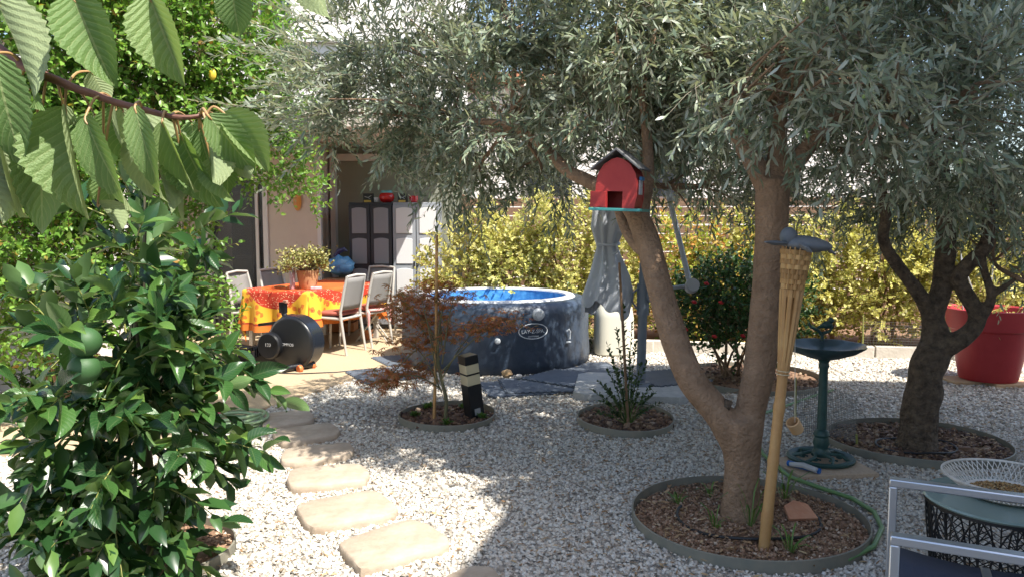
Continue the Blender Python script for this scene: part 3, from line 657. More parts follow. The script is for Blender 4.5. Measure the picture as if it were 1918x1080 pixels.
# turtle figurine lying over the basket
M_slate = mat('slate figurine', (.115, .13, .145), .6, var=(.16, .175, .19), vscale=9, bump=.3, bscale=30)
tu = empty('turtle_figurine', tt, 'grey stone figurine with flippers lying on top of the torch', 'figurine')
def K(px, py, dy=0): return P(px, py, tb.y + .02 + dy)
c0, c1 = K(1468, 457), K(1556, 463)
bm_ = MB(); bm_.ball((0, 0, 0), 1, 20, 12); dx_ = (c1 - c0); cm = (c0 + c1) / 2; Ls = dx_.length / 2
bm_.v = [tuple(cm + dx_ / 2 * x * 1.05 + V(0, 1, 0) * y * .085 + V(0, 0, 1) * (z * (.045 if z > 0 else .032) * (1 - .2 * x))) for x, y, z in bm_.v]; bm_.build('shell', M_slate, tu, smooth=60)
hd = K(1477, 443, -.01); MB().ball(hd, (.040, .034, .044), 14, 10).tube([hd + V(.0, 0, -.0), K(1490, 456, 0)], [.032, .038], 10).build('head', M_slate, tu)
def flip(name, a, b, c, w0):
    m_ = MB(); m_.tube([a, b, c], [w0 * .7, w0, w0 * .3], 10); ce = sum((Vector(v) for v in m_.v), Vector()) / len(m_.v); d_ = (c - a).normalized(); nrm_ = d_.cross(V(0, 1, 0)).normalized()
    m_.v = [tuple(Vector(v) - nrm_ * (Vector(v) - b).dot(nrm_) * .55) for v in m_.v]; m_.build(name, M_slate, tu)
flip('flipper', K(1470, 456, -.02), K(1452, 455, -.06), K(1434, 453, -.1), .026); flip('flipper', K(1500, 458, -.07), K(1513, 467, -.11), K(1522, 472, -.12), .024)
flip('flipper', K(1545, 462, 0), K(1555, 470, -.02), K(1566, 476, -.03), .02); flip('flipper', K(1500, 452, .07), K(1480, 455, .12), K(1470, 455, .15), .022)
# cup on a string
cp = empty('bamboo_cup', K(1489, 797, .05), 'small bamboo cup hanging on a string from the torch', 'cup')
Mc = Matrix.Translation(K(1489, 797, .05)) @ Matrix.Rotation(R(-35), 4, 'Y') @ Matrix.Rotation(R(20), 4, 'X')
MB().lathe([(.025, -.032), (.031, -.03), (.033, .03), (.027, .032), (.025, -.02), (.001, -.02)], n=22, M=Mc).build('cup', mat('bamboo cut', (.55, .36, .19), .5), cp)
MB().tube([K(1489, 790, .05), K(1489, 700, .045), K(1489, 590, .03), T(tfun(590), .028, 0)], .0018, 5).build('string', mat('string', (.62, .58, .48), .8), cp)

# ------------------------------------------------------------------ bird bath
M_iron = mat('green iron', (.018, .055, .052), .45, var=(.03, .085, .075), vscale=14, bump=.3, bscale=50)
bq_ = G(1537, 860, .035); bath = empty('bird_bath', bq_, 'dark green cast iron bird bath on a slender pedestal', 'bird bath')
def bz(py): return P(1540, py, bq_.y).z - .035
H1 = bz(655)
prof = [(.001, .012), (.20, .012), (.205, .022), (.19, .035), (.165, .03)]
b_ = MB(); b_.lathe([(.15, .008), (.205, .008), (.208, .022), (.195, .032), (.165, .026), (.15, .008)], bq_, 40)
for i in range(7):
    a = 2 * math.pi * i / 7; p0 = bq_ + V(.05 * math.cos(a), .05 * math.sin(a), .05); p1 = bq_ + V(.17 * math.cos(a + .25), .17 * math.sin(a + .25), .022)
    b_.tube([p0, (p0 + p1) / 2 + V(-.035 * math.sin(a), .035 * math.cos(a), .006), p1], .011, 7)
    cc = bq_ + V(.115 * math.cos(a + .5), .115 * math.sin(a + .5), .026); b_.tube([cc + V(.03 * math.cos(q * .9) * (1 - q * .12), .03 * math.sin(q * .9) * (1 - q * .12), 0) for q in range(7)], .006, 6)
b_.build('base', M_iron, bath)
MB().lathe([(.06, .03), (.062, .05), (.045, .07), (.044, .09), (.052, .11), (.042, .15), (.05, .165), (.043, .19), (.030, .2), (.030, .24), (.027, .5), (.026, H1 - .12), (.034, H1 - .1), (.028, H1 - .08), (.05, H1 - .04)], bq_, 20).build('pedestal', M_iron, bath)
MB().lathe([(.04, H1 - .06), (.10, H1 - .045), (.19, H1 - .01), (.245, H1 + .03), (.25, H1 + .038), (.235, H1 + .036), (.17, H1 + .005), (.001, H1 - .012)], bq_, 48, wob=lambda a, z: 1 + .035 * math.cos(a * 8) * max(0, min(1, (z - H1 + .03) / .06))).build('basin', mat('basin iron', (.02, .05, .065), .3, var=(.05, .09, .10), vscale=12), bath, smooth=60)
bp0 = bq_ + V(.06, .19, H1 + .03); bi = MB()
bi.tube([bp0, bp0 + V(.0, 0, .04), bp0 + V(-.03, 0, .07), bp0 + V(-.075, 0, .09), bp0 + V(-.09, 0, .12)], [.012, .011, .011, .010, .006], 8).tube([bp0 + V(0, 0, .05), bp0 + V(.05, 0, .065), bp0 + V(.07, 0, .1)], [.012, .009, .006], 8)
bi.ball(bp0 + V(.03, 0, .105), (.038, .022, .026)).ball(bp0 + V(.055, 0, .135), .019).tube([bp0 + V(.07, 0, .135), bp0 + V(.088, 0, .132)], [.007, .001], 6).tube([bp0 + V(.0, 0, .1), bp0 + V(-.035, 0, .085)], [.016, .006], 6)
bi.build('bird_ornament', M_iron, bath)
# brush on the slab
br = empty('scrubbing_brush', G(1505, 872, .035), 'blue scrubbing brush with grey handle on the sandy slab', 'brush')
h0, h1 = G(1480, 868, .06), G(1530, 880, .06); MB().tube([h0, (h0 + h1) / 2 + V(0, 0, .012), h1], [.014, .017, .017], 10).build('handle', mat('grey grip', (.42, .43, .45), .5), br)
MB().tube([h0 + V(.0, .04, -.005), h1 + V(-.01, .045, -.005), h1 + V(.025, .01, -.01)], .018, 8).build('bristles', mat('blue bristles', (.02, .13, .42), .7), br)

# ------------------------------------------------------------------ wire guards
M_wire = mat('galvanised wire', (.20, .21, .2), .45, metal=.5); M_cane = mat('green cane', (.22, .24, .06), .5, var=(.30, .30, .09), vscale=12)
def wire_guard(name, label, a, b, z0, z1, step, stakes, r=.0015):
    g_ = empty(name, (a + b) / 2, label, 'wire guard'); d_ = (b - a); n = int(d_.length / step); w_ = MB()
    nn_ = Vector((-d_.y, d_.x, 0)).normalized()
    bow = lambda t: nn_ * (.06 * math.sin(math.pi * t))
    for i in range(n + 1):
        t = i / n; p = a + d_ * t + bow(t); w_.tube([p + V(0, 0, z0), p + V(0, 0, z1)], r, 3, caps=False)
    for k in range(int((z1 - z0) / step) + 1):
        z = z0 + k * step; w_.tube([a + d_ * (i / 8) + bow(i / 8) + V(0, 0, z) for i in range(9)], r, 3, caps=False)
    w_.build('wire_mesh', M_wire, g_, kind='stuff')
    for t, hgt in stakes:
        p = a + d_ * t + bow(t); MB().tube([p + V(.005, -.01, -.02), p + V(.005, -.01, hgt * .5), p + V(.0, -.01, hgt)], [.009, .0085, .008], 8).build('stake', M_cane, g_)
wire_guard('wire_guard', 'fine wire mesh guard on green canes in front of the bird bath', G(1486, 812), G(1602, 838), .02, .36, .0125, [(.0, .42), (1.0, .10)])
wire_guard('wire_guard', 'fine wire mesh strip at the foot of the hedge behind the bird bath', G(1640, 680) + V(0, .35, 0), G(1918, 700) + V(.6, .35, 0), .03, .42, .03, [(.0, .5), (.55, .3), (1, .35)], .0016)

# ------------------------------------------------------------------ red pot
rp = G(1850, 708, .04); pot = empty('plant_pot', rp, 'big red plastic pot standing on tan boards', 'pot')
Hp, Rt = .68, .40
MB().lathe([(.001, .01), (.245, 0), (.255, .02), (.335, Hp * .70), (.345, Hp * .71), (.372, Hp * .73), (Rt, Hp), (Rt - .012, Hp + .006), (Rt - .03, Hp - .01), (.33, Hp * .72), (.32, Hp * .66)], rp, 56).build('body', mat('red plastic', (.34, .022, .028), .5, var=(.42, .035, .04), vscale=3, bump=.12, bscale=70), pot, smooth=35)
MB().lathe([(.001, Hp * .66), (.325, Hp * .66)], rp, 32).build('soil', M_soil, pot)
for px, py, lb in ((1812, 709, 'tan board under the red pot, nearer the olive trunk'), (1885, 714, 'tan board under the red pot, by the picture edge')):
    g_ = G(px, py, .03); MB().box((g_.x, g_.y, .017), (.42, .3, .034), rz=R(random.uniform(-6, 6))).build('board', mat('tan board%d' % px, (.46, .31, .18), .85, var=(.54, .39, .25), vscale=10), None, smooth=0, bevel=.006, label=lb, cat='board')
for (a, b) in (((1800, 480), (1838, 590)), ((1862, 480), (1850, 595)), ((1800, 470), (1804, 590))):
    MB().tube([P(*a, rp.y + .05), P(*b, rp.y)], .006, 6).build('plant_stake', mat('grey stake', (.42, .43, .42), .6), pot)

# ------------------------------------------------------------------ hoses
M_hose = mat('pale green hose', (.26, .38, .2), .4, var=(.32, .45, .26), vscale=30); M_hose2 = mat('green hose', (.12, .24, .09), .4)
gc = G(440, 800); ho = MB(); pts = []
for i in range(5 * 40):
    a = i / 40 * 2 * math.pi; r = .19 + .016 * math.sin(a * .37) + .004 * (i // 40); pts.append((gc.x + r * 1.1 * math.cos(a) + .012 * math.sin(a * .7), gc.y + r * math.sin(a), .02 + .019 * (i / 40) + .008 * math.sin(a * 2.3)))
ho.tube(pts, .011, 8); ho.build('garden_hose', M_hose, None, label='coiled pale green garden hose beside the stepping stones', cat='hose')
hp = [(1455, 1056), (1520, 1052), (1588, 1046), (1636, 1022), (1652, 988), (1638, 958), (1596, 932), (1535, 912), (1480, 892), (1455, 872), (1430, 850), (1420, 832)]
hq = [G(*q, .03) for q in hp]; MB().tube(hq, .0125, 10).build('garden_hose', M_hose2, None, label='green striped hose curving round the forked olive ring', cat='hose')
hq = [G(*q, .015) for q in ((1425, 775), (1470, 760), (1520, 742), (1560, 730))]; MB().tube(hq, .011, 8).build('garden_hose', M_hose2, None, label='short stretch of dark green hose behind the torch', cat='hose')
M_drip = mat('drip pipe', (.015, .015, .016), .5)
for rg_, rr, lb in ((ringA, .36, 'black drip pipe looped round the forked olive'), (ringB, .26, 'black drip pipe looped round the twisted olive')):
    c = rg_[1] if rg_ is ringA else G(1715, 843); m_ = MB(); m_.tube([(c.x + rr * math.cos(a) * 1.0, c.y + rr * .8 * math.sin(a), .035 + .008 * math.sin(3 * a)) for a in [R(150) + R(250) * i / 40 for i in range(41)]] if rg_ is ringA else [(c.x + rr * math.cos(a), c.y + rr * .75 * math.sin(a), .035 + .006 * math.sin(3 * a)) for a in [2 * math.pi * i / 40 for i in range(40)]], .008, 8, closed=rg_ is not ringA)
    m_.build('drip_pipe', M_drip, None, label=lb, cat='pipe')
sh = G(1497, 968, .03); m_ = MB(); m_.add([(-.07, -.05, 0), (.08, -.045, 0), (.05, .04, .01), (-.01, .075, .0), (-.075, .03, .01), (-.07, -.05, .018), (.08, -.045, .02), (.05, .04, .03), (-.01, .075, .02), (-.075, .03, .03)], [(4, 3, 2, 1, 0), (5, 6, 7, 8, 9)] + [(i, (i + 1) % 5, 5 + (i + 1) % 5, 5 + i) for i in range(5)], Matrix.Translation(sh + V(0, 0, .02)) @ Matrix.Rotation(R(28), 4, 'X'))
m_.build('terracotta_shard', mat('terracotta', (.46, .20, .11), .85, var=(.52, .27, .16), vscale=20), None, smooth=0, bevel=.003, label='flat terracotta shard lying in the forked olive ring', cat='shard')

# ------------------------------------------------------------------ near armchair, side table, bowl
ac = empty('garden_armchair', (1.40, 2.24, 0), 'silver framed garden armchair with dark blue sling seat', 'armchair')
ux = Vector((.27, -.13, 0)).normalized(); uy = Vector((-ux.y, ux.x, 0)); o0 = Vector((1.135, 2.25, 0))
Ma = Matrix(((ux.x, uy.x, 0, o0.x), (ux.y, uy.y, 0, o0.y), (0, 0, 1, 0), (0, 0, 0, 1)))     # x to the back, y across to the far side
Wd, Dp, Hh = .565, .62, .62
for sy, nm in ((0, 'side_frame'), (Wd, 'side_frame')):
    f_ = MB(); s_ = .028
    f_.box((Dp / 2, sy, Hh - s_ / 2), (Dp, .042, s_), Ma).box((s_ / 2, sy, (Hh - s_) / 2), (s_, .04, Hh - s_), Ma).box((Dp - s_ / 2, sy, (Hh - s_) / 2), (s_, .04, Hh - s_), Ma)
    f_.build(nm, M_silver, ac, bevel=.004)
MB().box((Dp / 2, Wd / 2, .335), (.03, Wd - .042, .03), Ma).box((.04, Wd / 2, .335), (.03, Wd - .042, .03), Ma).build('seat_rail', M_silver, ac, bevel=.003)
sg = MB(); ns = 10
sg.add([(.03 + (Dp - .05) * i / ns, .03 + (Wd - .06) * j / 4, .372 - .03 * math.sin(math.pi * i / ns) - .012 * math.sin(math.pi * j / 4)) for i in range(ns + 1) for j in range(5)], [(i * 5 + j, i * 5 + j + 1, (i + 1) * 5 + j + 1, (i + 1) * 5 + j) for i in range(ns) for j in range(4)], Ma)
M_sling = mat('blue sling', (.035, .045, .075), .7, bump=.2, bscale=300)
se = sg.build('seat', M_sling, ac); sd = se.modifiers.new('thick', 'SOLIDIFY'); sd.thickness = .006
bk = MB(); bk.add([(Dp - .05 + .16 * i / 6, .03 + (Wd - .06) * j / 4, .36 + .52 * i / 6) for i in range(7) for j in range(5)], [(i * 5 + j, i * 5 + j + 1, (i + 1) * 5 + j + 1, (i + 1) * 5 + j) for i in range(6) for j in range(4)], Ma)
se = bk.build('backrest', M_sling, ac); sd = se.modifiers.new('thick', 'SOLIDIFY'); sd.thickness = .006
for sy in (.012, Wd - .012): MB().tube([Ma @ V(Dp - .06, sy, .33), Ma @ V(Dp + .12, sy, .9)], .013, 8).build('back_post', M_silver, ac)
MB().box((.055, .035, .39), (.022, .012, .12), Ma).build('bracket', M_silver, ac, bevel=.003)
M_blackm = mat('black metal', (.012, .012, .013), .5)
tc_ = Vector((1.86, 2.86, 0)); st = empty('side_table', tc_, 'round side table with black openwork leaf base and glass top', 'side table')
MB().lathe([(.001, .49), (.262, .49), (.268, .497), (.262, .504), (.001, .504)], tc_, 56).build('glass_top', mat('table glass', (.25, .33, .30), .08, spec=.6), st, smooth=30)
MB().lathe([(.256, .478), (.262, .478), (.262, .489), (.256, .489), (.256, .478)], tc_, 48).build('rim', M_blackm, st)
for i in range(13):
    a = 2 * math.pi * i / 13; lf = MB(); outl = []
    def lp(u, w_, aa=a, odd=i % 2):   # u 0..1 up, w_ across -1..1
        wid = .085 * math.sin(math.pi * min(1, .12 + u * .86)) ** .7; r = .20 + .045 * u + (.012 if odd else 0); ang = aa + wid * w_ / r
        return Vector((tc_.x + r * math.cos(ang), tc_.y + r * math.sin(ang), .02 + .455 * u))
    lf.tube([lp(k / 14, 1) for k in range(15)] + [lp((14 - k) / 14, -1) for k in range(15)], .0035, 5, closed=True); lf.tube([lp(k / 10, 0) for k in range(11)], .0035, 5)
    for k in range(2, 17):
        u = k / 18
        for sgn in (-1, 1): lf.tube([lp(u, 0), lp(min(1, u + .10), sgn * .96)], .0022, 4, caps=False)
    lf.build('metal_leaf', M_blackm, st)
MB().lathe([(.2, .0), (.215, .0), (.215, .012), (.2, .012), (.2, 0)], tc_, 40).build('foot_ring', M_blackm, st)
bw_ = tc_ + V(.04, .03, .506); bowl = empty('lace_bowl', bw_, 'white openwork bowl on the side table', 'bowl')
M_lace = mat('white enamel', (.66, .64, .58), .45, var=(.5, .46, .4), vscale=30)
MB().lathe([(.001, 0), (.13, 0), (.15, .012), (.146, .016), (.12, .006), (.001, .005)], bw_, 48).build('bowl_base', M_lace, bowl)
lc = MB(); nl = 64
for k in range(nl):
    for dirn in (1, -1): lc.tube([bw_ + V((.148 + .075 * t) * math.cos(2 * math.pi * (k + dirn * t * 1.6) / nl), (.148 + .075 * t) * math.sin(2 * math.pi * (k + dirn * t * 1.6) / nl), .012 + .058 * t) for t in (0, .5, 1)], .0019, 4, caps=False)
lc.build('lace_side', M_lace, bowl, kind='stuff')
MB().lathe([(.221, .067), (.227, .07), (.227, .076), (.221, .077), (.219, .071), (.221, .067)], bw_, 56).build('bowl_rim', M_lace, bowl)
n = 1500; q = np.sqrt(rng.random(n)) * .128; a = rng.random(n) * 6.283
pebbles('seeds', island_mat('bird seed', [(0, (.3, .15, .05)), (.5, (.48, .27, .1)), (1, (.6, .45, .22))]), bw_.x + q * np.cos(a), bw_.y + q * np.sin(a), bw_.z + .012 + .016 * (1 - (q / .128) ** 2) * rng.random(n), np.full(n, .0032), label='brown bird seed lying in the white openwork bowl', kind='stuff')

# ------------------------------------------------------------------ bird house
M_red = mat('red paint', (.36, .022, .022), .55, var=(.42, .035, .03), vscale=8, bump=.15, bscale=60)
bh = P(1160, 396, 4.02); bho = empty('bird_house', bh, 'red barn shaped bird house with grey roof and teal floor', 'bird house')
Mh = Matrix.Translation(bh) @ Matrix.Rotation(R(-24), 4, 'Z') @ Matrix.Rotation(R(2), 4, 'Y')
MB().box((0, 0, .008), (.27, .20, .014), Mh).build('floor', mat('teal paint', (.05, .28, .27), .5), bho, smooth=0, bevel=.002)
def barn(y0, y1, hole):
    out = [(-.098, .016), (-.108, .07), (-.108, .13), (-.098, .19), (-.07, .235), (-.03, .262), (0, .27), (.03, .262), (.07, .235), (.098, .19), (.108, .13), (.108, .07), (.098, .016)]
    m_ = MB()
    if not hole:
        n_ = len(out); m_.add([(x, y, z) for y in (y0, y1) for x, z in out], [tuple(range(n_)), tuple(range(2 * n_ - 1, n_ - 1, -1))] + [(i, i + n_, (i + 1) % n_ + n_, (i + 1) % n_) for i in range(n_)], Mh); return m_
    # front board with a square opening: left strip, right strip, top
    hx0, hx1, hz = -.045, .035, .1
    L = [(-.098, .016), (hx0, .016), (hx0, hz), (-.108, hz), (-.108, .07)]; Rr = [(hx1, .016), (.098, .016), (.108, .07), (.108, hz), (hx1, hz)]
    Tt = [(-.108, hz), (.108, hz), (.108, .13), (.098, .19), (.07, .235), (.03, .262), (0, .27), (-.03, .262), (-.07, .235), (-.098, .19), (-.108, .13)]
    for pl in (L, Rr, Tt):
        n_ = len(pl); m_.add([(x, y, z) for y in (y0, y1) for x, z in pl], [tuple(range(n_)), tuple(range(2 * n_ - 1, n_ - 1, -1))] + [(i, i + n_, (i + 1) % n_ + n_, (i + 1) % n_) for i in range(n_)], Mh)
    return m_
barn(-.078, -.068, True).build('front', M_red, bho, smooth=0); barn(.06, .07, False).build('back', M_red, bho, smooth=0)
sd_ = MB(); sv_ = [(-.096, .016), (-.105, .07), (-.105, .13), (-.095, .19), (-.068, .232)]
for sg_ in (1, -1):
    sd_ = MB(); sd_.add([(sg_ * x, y, z) for y in (-.068, .06) for x, z in sv_] + [(sg_ * (x + .008), y, z) for y in (-.068, .06) for x, z in sv_], [(i, i + 1, i + 6, i + 5) for i in range(4)] + [(10 + i, 15 + i, 16 + i, 11 + i) for i in range(4)], Mh); sd_.build('side', M_red, bho, smooth=0)
rfm = mat('roof felt', (.10, .105, .11), .8, var=(.15, .15, .155), vscale=20)
for sg_ in (-1, 1):
    MB().box((0, 0, 0), (.165, .21, .010), Mh @ Matrix.Translation((sg_ * .062, -.004, .262)) @ Matrix.Rotation(R(38) * sg_, 4, 'Y')).build('roof', rfm, bho, smooth=0, bevel=.002)
MB().box((-.092, -.079, .058), (.085, .008, .082), Mh).build('shutter', M_red, bho, smooth=0, bevel=.002)
wf = MB(); wx = .108
for dy, dz, sy, sz_ in ((0, .035, .05, .007), (0, -.035, .05, .007), (-.022, 0, .007, .07), (.022, 0, .007, .07), (0, 0, .006, .07), (0, 0, .045, .006)): wf.box((wx, -.005 + dy, .125 + dz), (.008, sy, sz_), Mh)
wfo = wf.build('window', M_white, bho, smooth=0); MB().box((wx - .002, -.005, .125), (.003, .045, .07), Mh).build('pane', M_black, wfo, smooth=0)
MB().box((wx + .004, -.005, .168), (.014, .058, .018), Mh).build('awning', mat('blue paint', (.03, .18, .42), .5), wfo, smooth=0, bevel=.002)
# solar lamp tube glimpsed behind the trunk
sp = P(1405, 520, 7.6); so2 = empty('solar_lamp', (sp.x, sp.y, .05), 'silver tube lamp on a thin stake behind the forked olive', 'lamp')
MB().tube([sp + V(0, 0, -.12), sp + V(-.015, 0, .12)], .035, 16).build('tube', mat('steel', (.6, .62, .62), .25, metal=.9), so2); MB().tube([sp + V(-.015, 0, .12), sp + V(-.018, 0, .155)], [.045, .03], 16).build('cap', M_black, so2)
MB().tube([(sp.x, sp.y, 0), sp + V(0, 0, -.12)], .008, 6).build('stake', M_black, so2)

# ------------------------------------------------------------------ cabinets with jars
def cabinet(x0, x1, label, mf, mp):
    y0, H = 11.02, 1.80; c = empty('storage_cabinet', ((x0 + x1) / 2, y0 + .2, .02), label, 'cabinet', 'storage cabinets on the terrace'); W = x1 - x0
    MB().box(((x0 + x1) / 2, y0 + .23, .02 + H / 2), (W - .01, .42, H)).build('carcass', mf, c, smooth=0, bevel=.006)
    for d in range(2):
        xa = x0 + .006 + d * W / 2; xb = xa + W / 2 - .012; dm = MB().box(((xa + xb) / 2, y0, .06 + (H - .08) / 2), (xb - xa, .03, H - .08)).build('door', mf, c, smooth=0, bevel=.005)
        for k in range(4):
            zc = .06 + (k + .5) * (H - .08) / 4; hw, hh = (xb - xa) / 2 - .045, (H - .08) / 8 - .032; ol = []
            for i in range(9): t = -1 + i / 4; ol.append((hw * t, hh - .018 * t * t))
            ol = [(-hw, -hh), (hw, -hh)] + ol[::-1]
            MB().prism(ol, 0, .012, Matrix.Translation(((xa + xb) / 2, y0 - .016, zc)) @ Matrix.Rotation(R(90), 4, 'X')).build('panel', mp, dm, smooth=0, bevel=.004)
        MB().box((xb - .02 if d == 0 else xa + .02, y0 - .025, .95), (.018, .02, .07)).build('handle', M_black, dm, smooth=0, bevel=.003)
    return c
cabinet(-2.32, -1.70, 'black resin cabinet with grey panels against the terrace wall', mat('black resin', (.018, .02, .028), .45), mat('grey panel', (.20, .205, .225), .5, bump=.1))
cabinet(-1.695, -1.03, 'grey resin cabinet with white panels, half in the sun', mat('grey resin', (.27, .29, .32), .45), mat('white panel', (.62, .62, .63), .5, bump=.1))
ctop = 1.82
def onTop(px): return Vector(((px - CX) / F * 11.2, 11.2, ctop))
M_gold = mat('gold print', (.6, .42, .08), .4)
for px, lb in ((692, 'black box with gold print beside the white cup'), (756, 'black box with gold print beside the red cup')):
    p = onTop(px); b = empty('printed_box', p, lb, 'box'); MB().box(p + V(0, 0, .065), (.145, .06, .13)).build('carton', M_black, b, smooth=0, bevel=.003)
    MB().box(p + V(-.01, -.031, .02), (.10, .004, .03)).build('gold_band', M_gold, b, smooth=0)
    MB().tube([p + V(-.05, -.032, .085), p + V(0, -.032, .07), p + V(.045, -.032, .1)], .005, 5).tube([p + V(0, -.032, .07), p + V(.03, -.032, .05)], .004, 5).build('motif', mat('grey print', (.4, .42, .45), .5), b)
p = onTop(708); MB().lathe([(.03, 0), (.045, .012), (.053, .075), (.049, .075), (.04, .014), (.001, .012)], p, 24).build('cup', M_white, None, label='small white cup on top of the cabinets', cat='cup')
p = onTop(726); jr = empty('jar', p, 'round red jar with turquoise lid on top of the cabinets', 'jar'); MB().lathe([(.05, 0), (.09, .02), (.112, .07), (.10, .12), (.075, .14)], p, 32).build('body', mat('red glaze', (.42, .015, .015), .15), jr, smooth=60)
MB().lathe([(.082, .138), (.084, .165), (.075, .172), (.001, .174)], p, 28).build('lid', mat('turquoise lid', (.10, .36, .40), .35), jr)
p = onTop(776); MB().lathe([(.055, 0), (.066, .015), (.06, .095), (.055, .097), (.055, .02), (.001, .018)], p, 28).build('cup', mat('red glaze cup', (.45, .015, .02), .15), None, label='glossy red cup on top of the grey cabinet', cat='cup')

# ------------------------------------------------------------------ table, cloth, chairs
A_ = Vector((-2.32, 8.75, 0)); u_ = Vector((.387, .922, 0)).normalized(); w_ = Vector((-u_.y, u_.x, 0)); TL, TW, TH = 1.55, .93, .75
cT = A_ + u_ * TL / 2 + w_ * TW / 2; tz = Matrix(((u_.x, w_.x, 0, cT.x), (u_.y, w_.y, 0, cT.y), (0, 0, 1, 0), (0, 0, 0, 1)))
M_alu = mat('pale metal frame', (.50, .48, .44), .45, metal=.2); M_meshf = mat('grey sling', (.23, .22, .21), .8, bump=.2, bscale=400)
tbl = empty('garden_table', cT, 'garden table hidden under a bright patterned cloth', 'table')
MB().box((0, 0, TH - .02), (TL, TW, .03), tz).build('table_top', M_alu, tbl, smooth=0)
for sx in (-1, 1):
    for sy in (-1, 1): MB().box((sx * (TL / 2 - .06), sy * (TW / 2 - .06), (TH - .035) / 2 + .01), (.05, .05, TH - .035 - .02), tz).build('leg', M_alu, tbl, smooth=0)
hgx, hgy = .5, .42; na, nb_ = 84, 64; vs = []; uvs = []
for i in range(na + 1):
    for j in range(nb_ + 1):
        s_ = -TL / 2 - hgx + (TL + 2 * hgx) * i / na; t_ = -TW / 2 - hgy + (TW + 2 * hgy) * j / nb_
        cs, ct_ = max(-TL / 2, min(TL / 2, s_)), max(-TW / 2, min(TW / 2, t_)); ox, oy = s_ - cs, t_ - ct_; d = math.hypot(ox, oy)
        if d > 1e-6:
            per = cs * 5.1 + ct_ * 6.3; fl = .012 + d * .07 + .05 * d / .4 * math.sin(per * 3.0 + math.atan2(oy, ox) * 3) * min(1, d * 4); q = (cs + ox / d * fl, ct_ + oy / d * fl, TH + .012 - d * .985)
        else: q = (s_, t_, TH + .012 + .002 * noise.noise((s_ * 5, t_ * 5, 0)))
        vs.append(tuple(tz @ Vector(q))); uvs.append((s_, t_))
cm_ = bpy.data.meshes.new('tablecloth'); cm_.from_pydata(vs, [], [(i * (nb_ + 1) + j, (i + 1) * (nb_ + 1) + j, (i + 1) * (nb_ + 1) + j + 1, i * (nb_ + 1) + j + 1) for i in range(na) for j in range(nb_)])
uvl = cm_.uv_layers.new(name='UVMap'); li = np.empty(len(cm_.loops), np.int32); cm_.loops.foreach_get('vertex_index', li); uvl.data.foreach_set('uv', np.array(uvs, np.float32)[li].ravel())
cm_.polygons.foreach_set('use_smooth', [True] * len(cm_.polygons))
def cloth_mat():
    m = bpy.data.materials.new('provencal cloth'); m.use_nodes = True; nt = m.node_tree; N = nt.nodes; Lk = nt.links; b = N['Principled BSDF']; b.inputs['Roughness'].default_value = .8
    uv = N.new('ShaderNodeUVMap'); sx = N.new('ShaderNodeSeparateXYZ'); Lk.new(uv.outputs[0], sx.inputs[0])
    def M(op, *a):
        q = N.new('ShaderNodeMath'); q.operation = op
        for i, val in enumerate(a):
            if isinstance(val, (int, float)): q.inputs[i].default_value = val
            else: Lk.new(val, q.inputs[i])
        return q.outputs[0]
    def mix(a, c, f):
        x = N.new('ShaderNodeMix'); x.data_type = 'RGBA'
        for sock, val in ((x.inputs[6], a), (x.inputs[7], c), (x.inputs[0], f)):
            if isinstance(val, tuple): sock.default_value = (*val, 1)
            elif isinstance(val, (int, float)): sock.default_value = val
            else: Lk.new(val, sock)
        return x.outputs[2]
    e = M('SQRT', M('ADD', M('POWER', M('DIVIDE', sx.outputs[0], 1.0), 2.0), M('POWER', M('DIVIDE', sx.outputs[1], .66), 2.0)))
    vo = N.new('ShaderNodeTexVoronoi'); vo.inputs['Scale'].default_value = 11; Lk.new(uv.outputs[0], vo.inputs['Vector'])
    no = N.new('ShaderNodeTexNoise'); no.inputs['Scale'].default_value = 34; no.inputs['Detail'].default_value = 4; Lk.new(uv.outputs[0], no.inputs['Vector'])
    fl = M('LESS_THAN', M('ADD', vo.outputs['Distance'], M('MULTIPLY', no.outputs['Fac'], .45)), .62)
    fl2 = M('LESS_THAN', M('ADD', vo.outputs['Distance'], M('MULTIPLY', no.outputs['Fac'], .4)), .46)
    yellow = mix((.78, .42, .03), (.62, .17, .02), fl); yellow = mix(yellow, (.42, .06, .015), M('MULTIPLY', fl2, M('GREATER_THAN', no.outputs['Fac'], .5)))
    vd = N.new('ShaderNodeTexVoronoi'); vd.inputs['Scale'].default_value = 42; Lk.new(uv.outputs[0], vd.inputs['Vector'])
    band = mix((.50, .035, .012), (.78, .45, .25), M('LESS_THAN', vd.outputs['Distance'], .26))
    c = mix((.62, .10, .015), band, M('GREATER_THAN', e, .80)); c = mix(c, yellow, M('GREATER_THAN', e, 1.0))
    ed = M('MINIMUM', M('SUBTRACT', TL / 2 + hgx, M('ABSOLUTE', sx.outputs[0])), M('SUBTRACT', TW / 2 + hgy, M('ABSOLUTE', sx.outputs[1])))
    c = mix(c, (.60, .16, .02), M('LESS_THAN', ed, .075)); c = mix(c, (.36, .03, .01), M('MULTIPLY', M('LESS_THAN', ed, .095), M('GREATER_THAN', ed, .075)))
    Lk.new(c, b.inputs['Base Color']); return m
link('tablecloth', cm_, cloth_mat()); tag(bpy.data.objects['tablecloth'], 'orange and yellow flowered tablecloth hanging over the garden table', 'tablecloth')
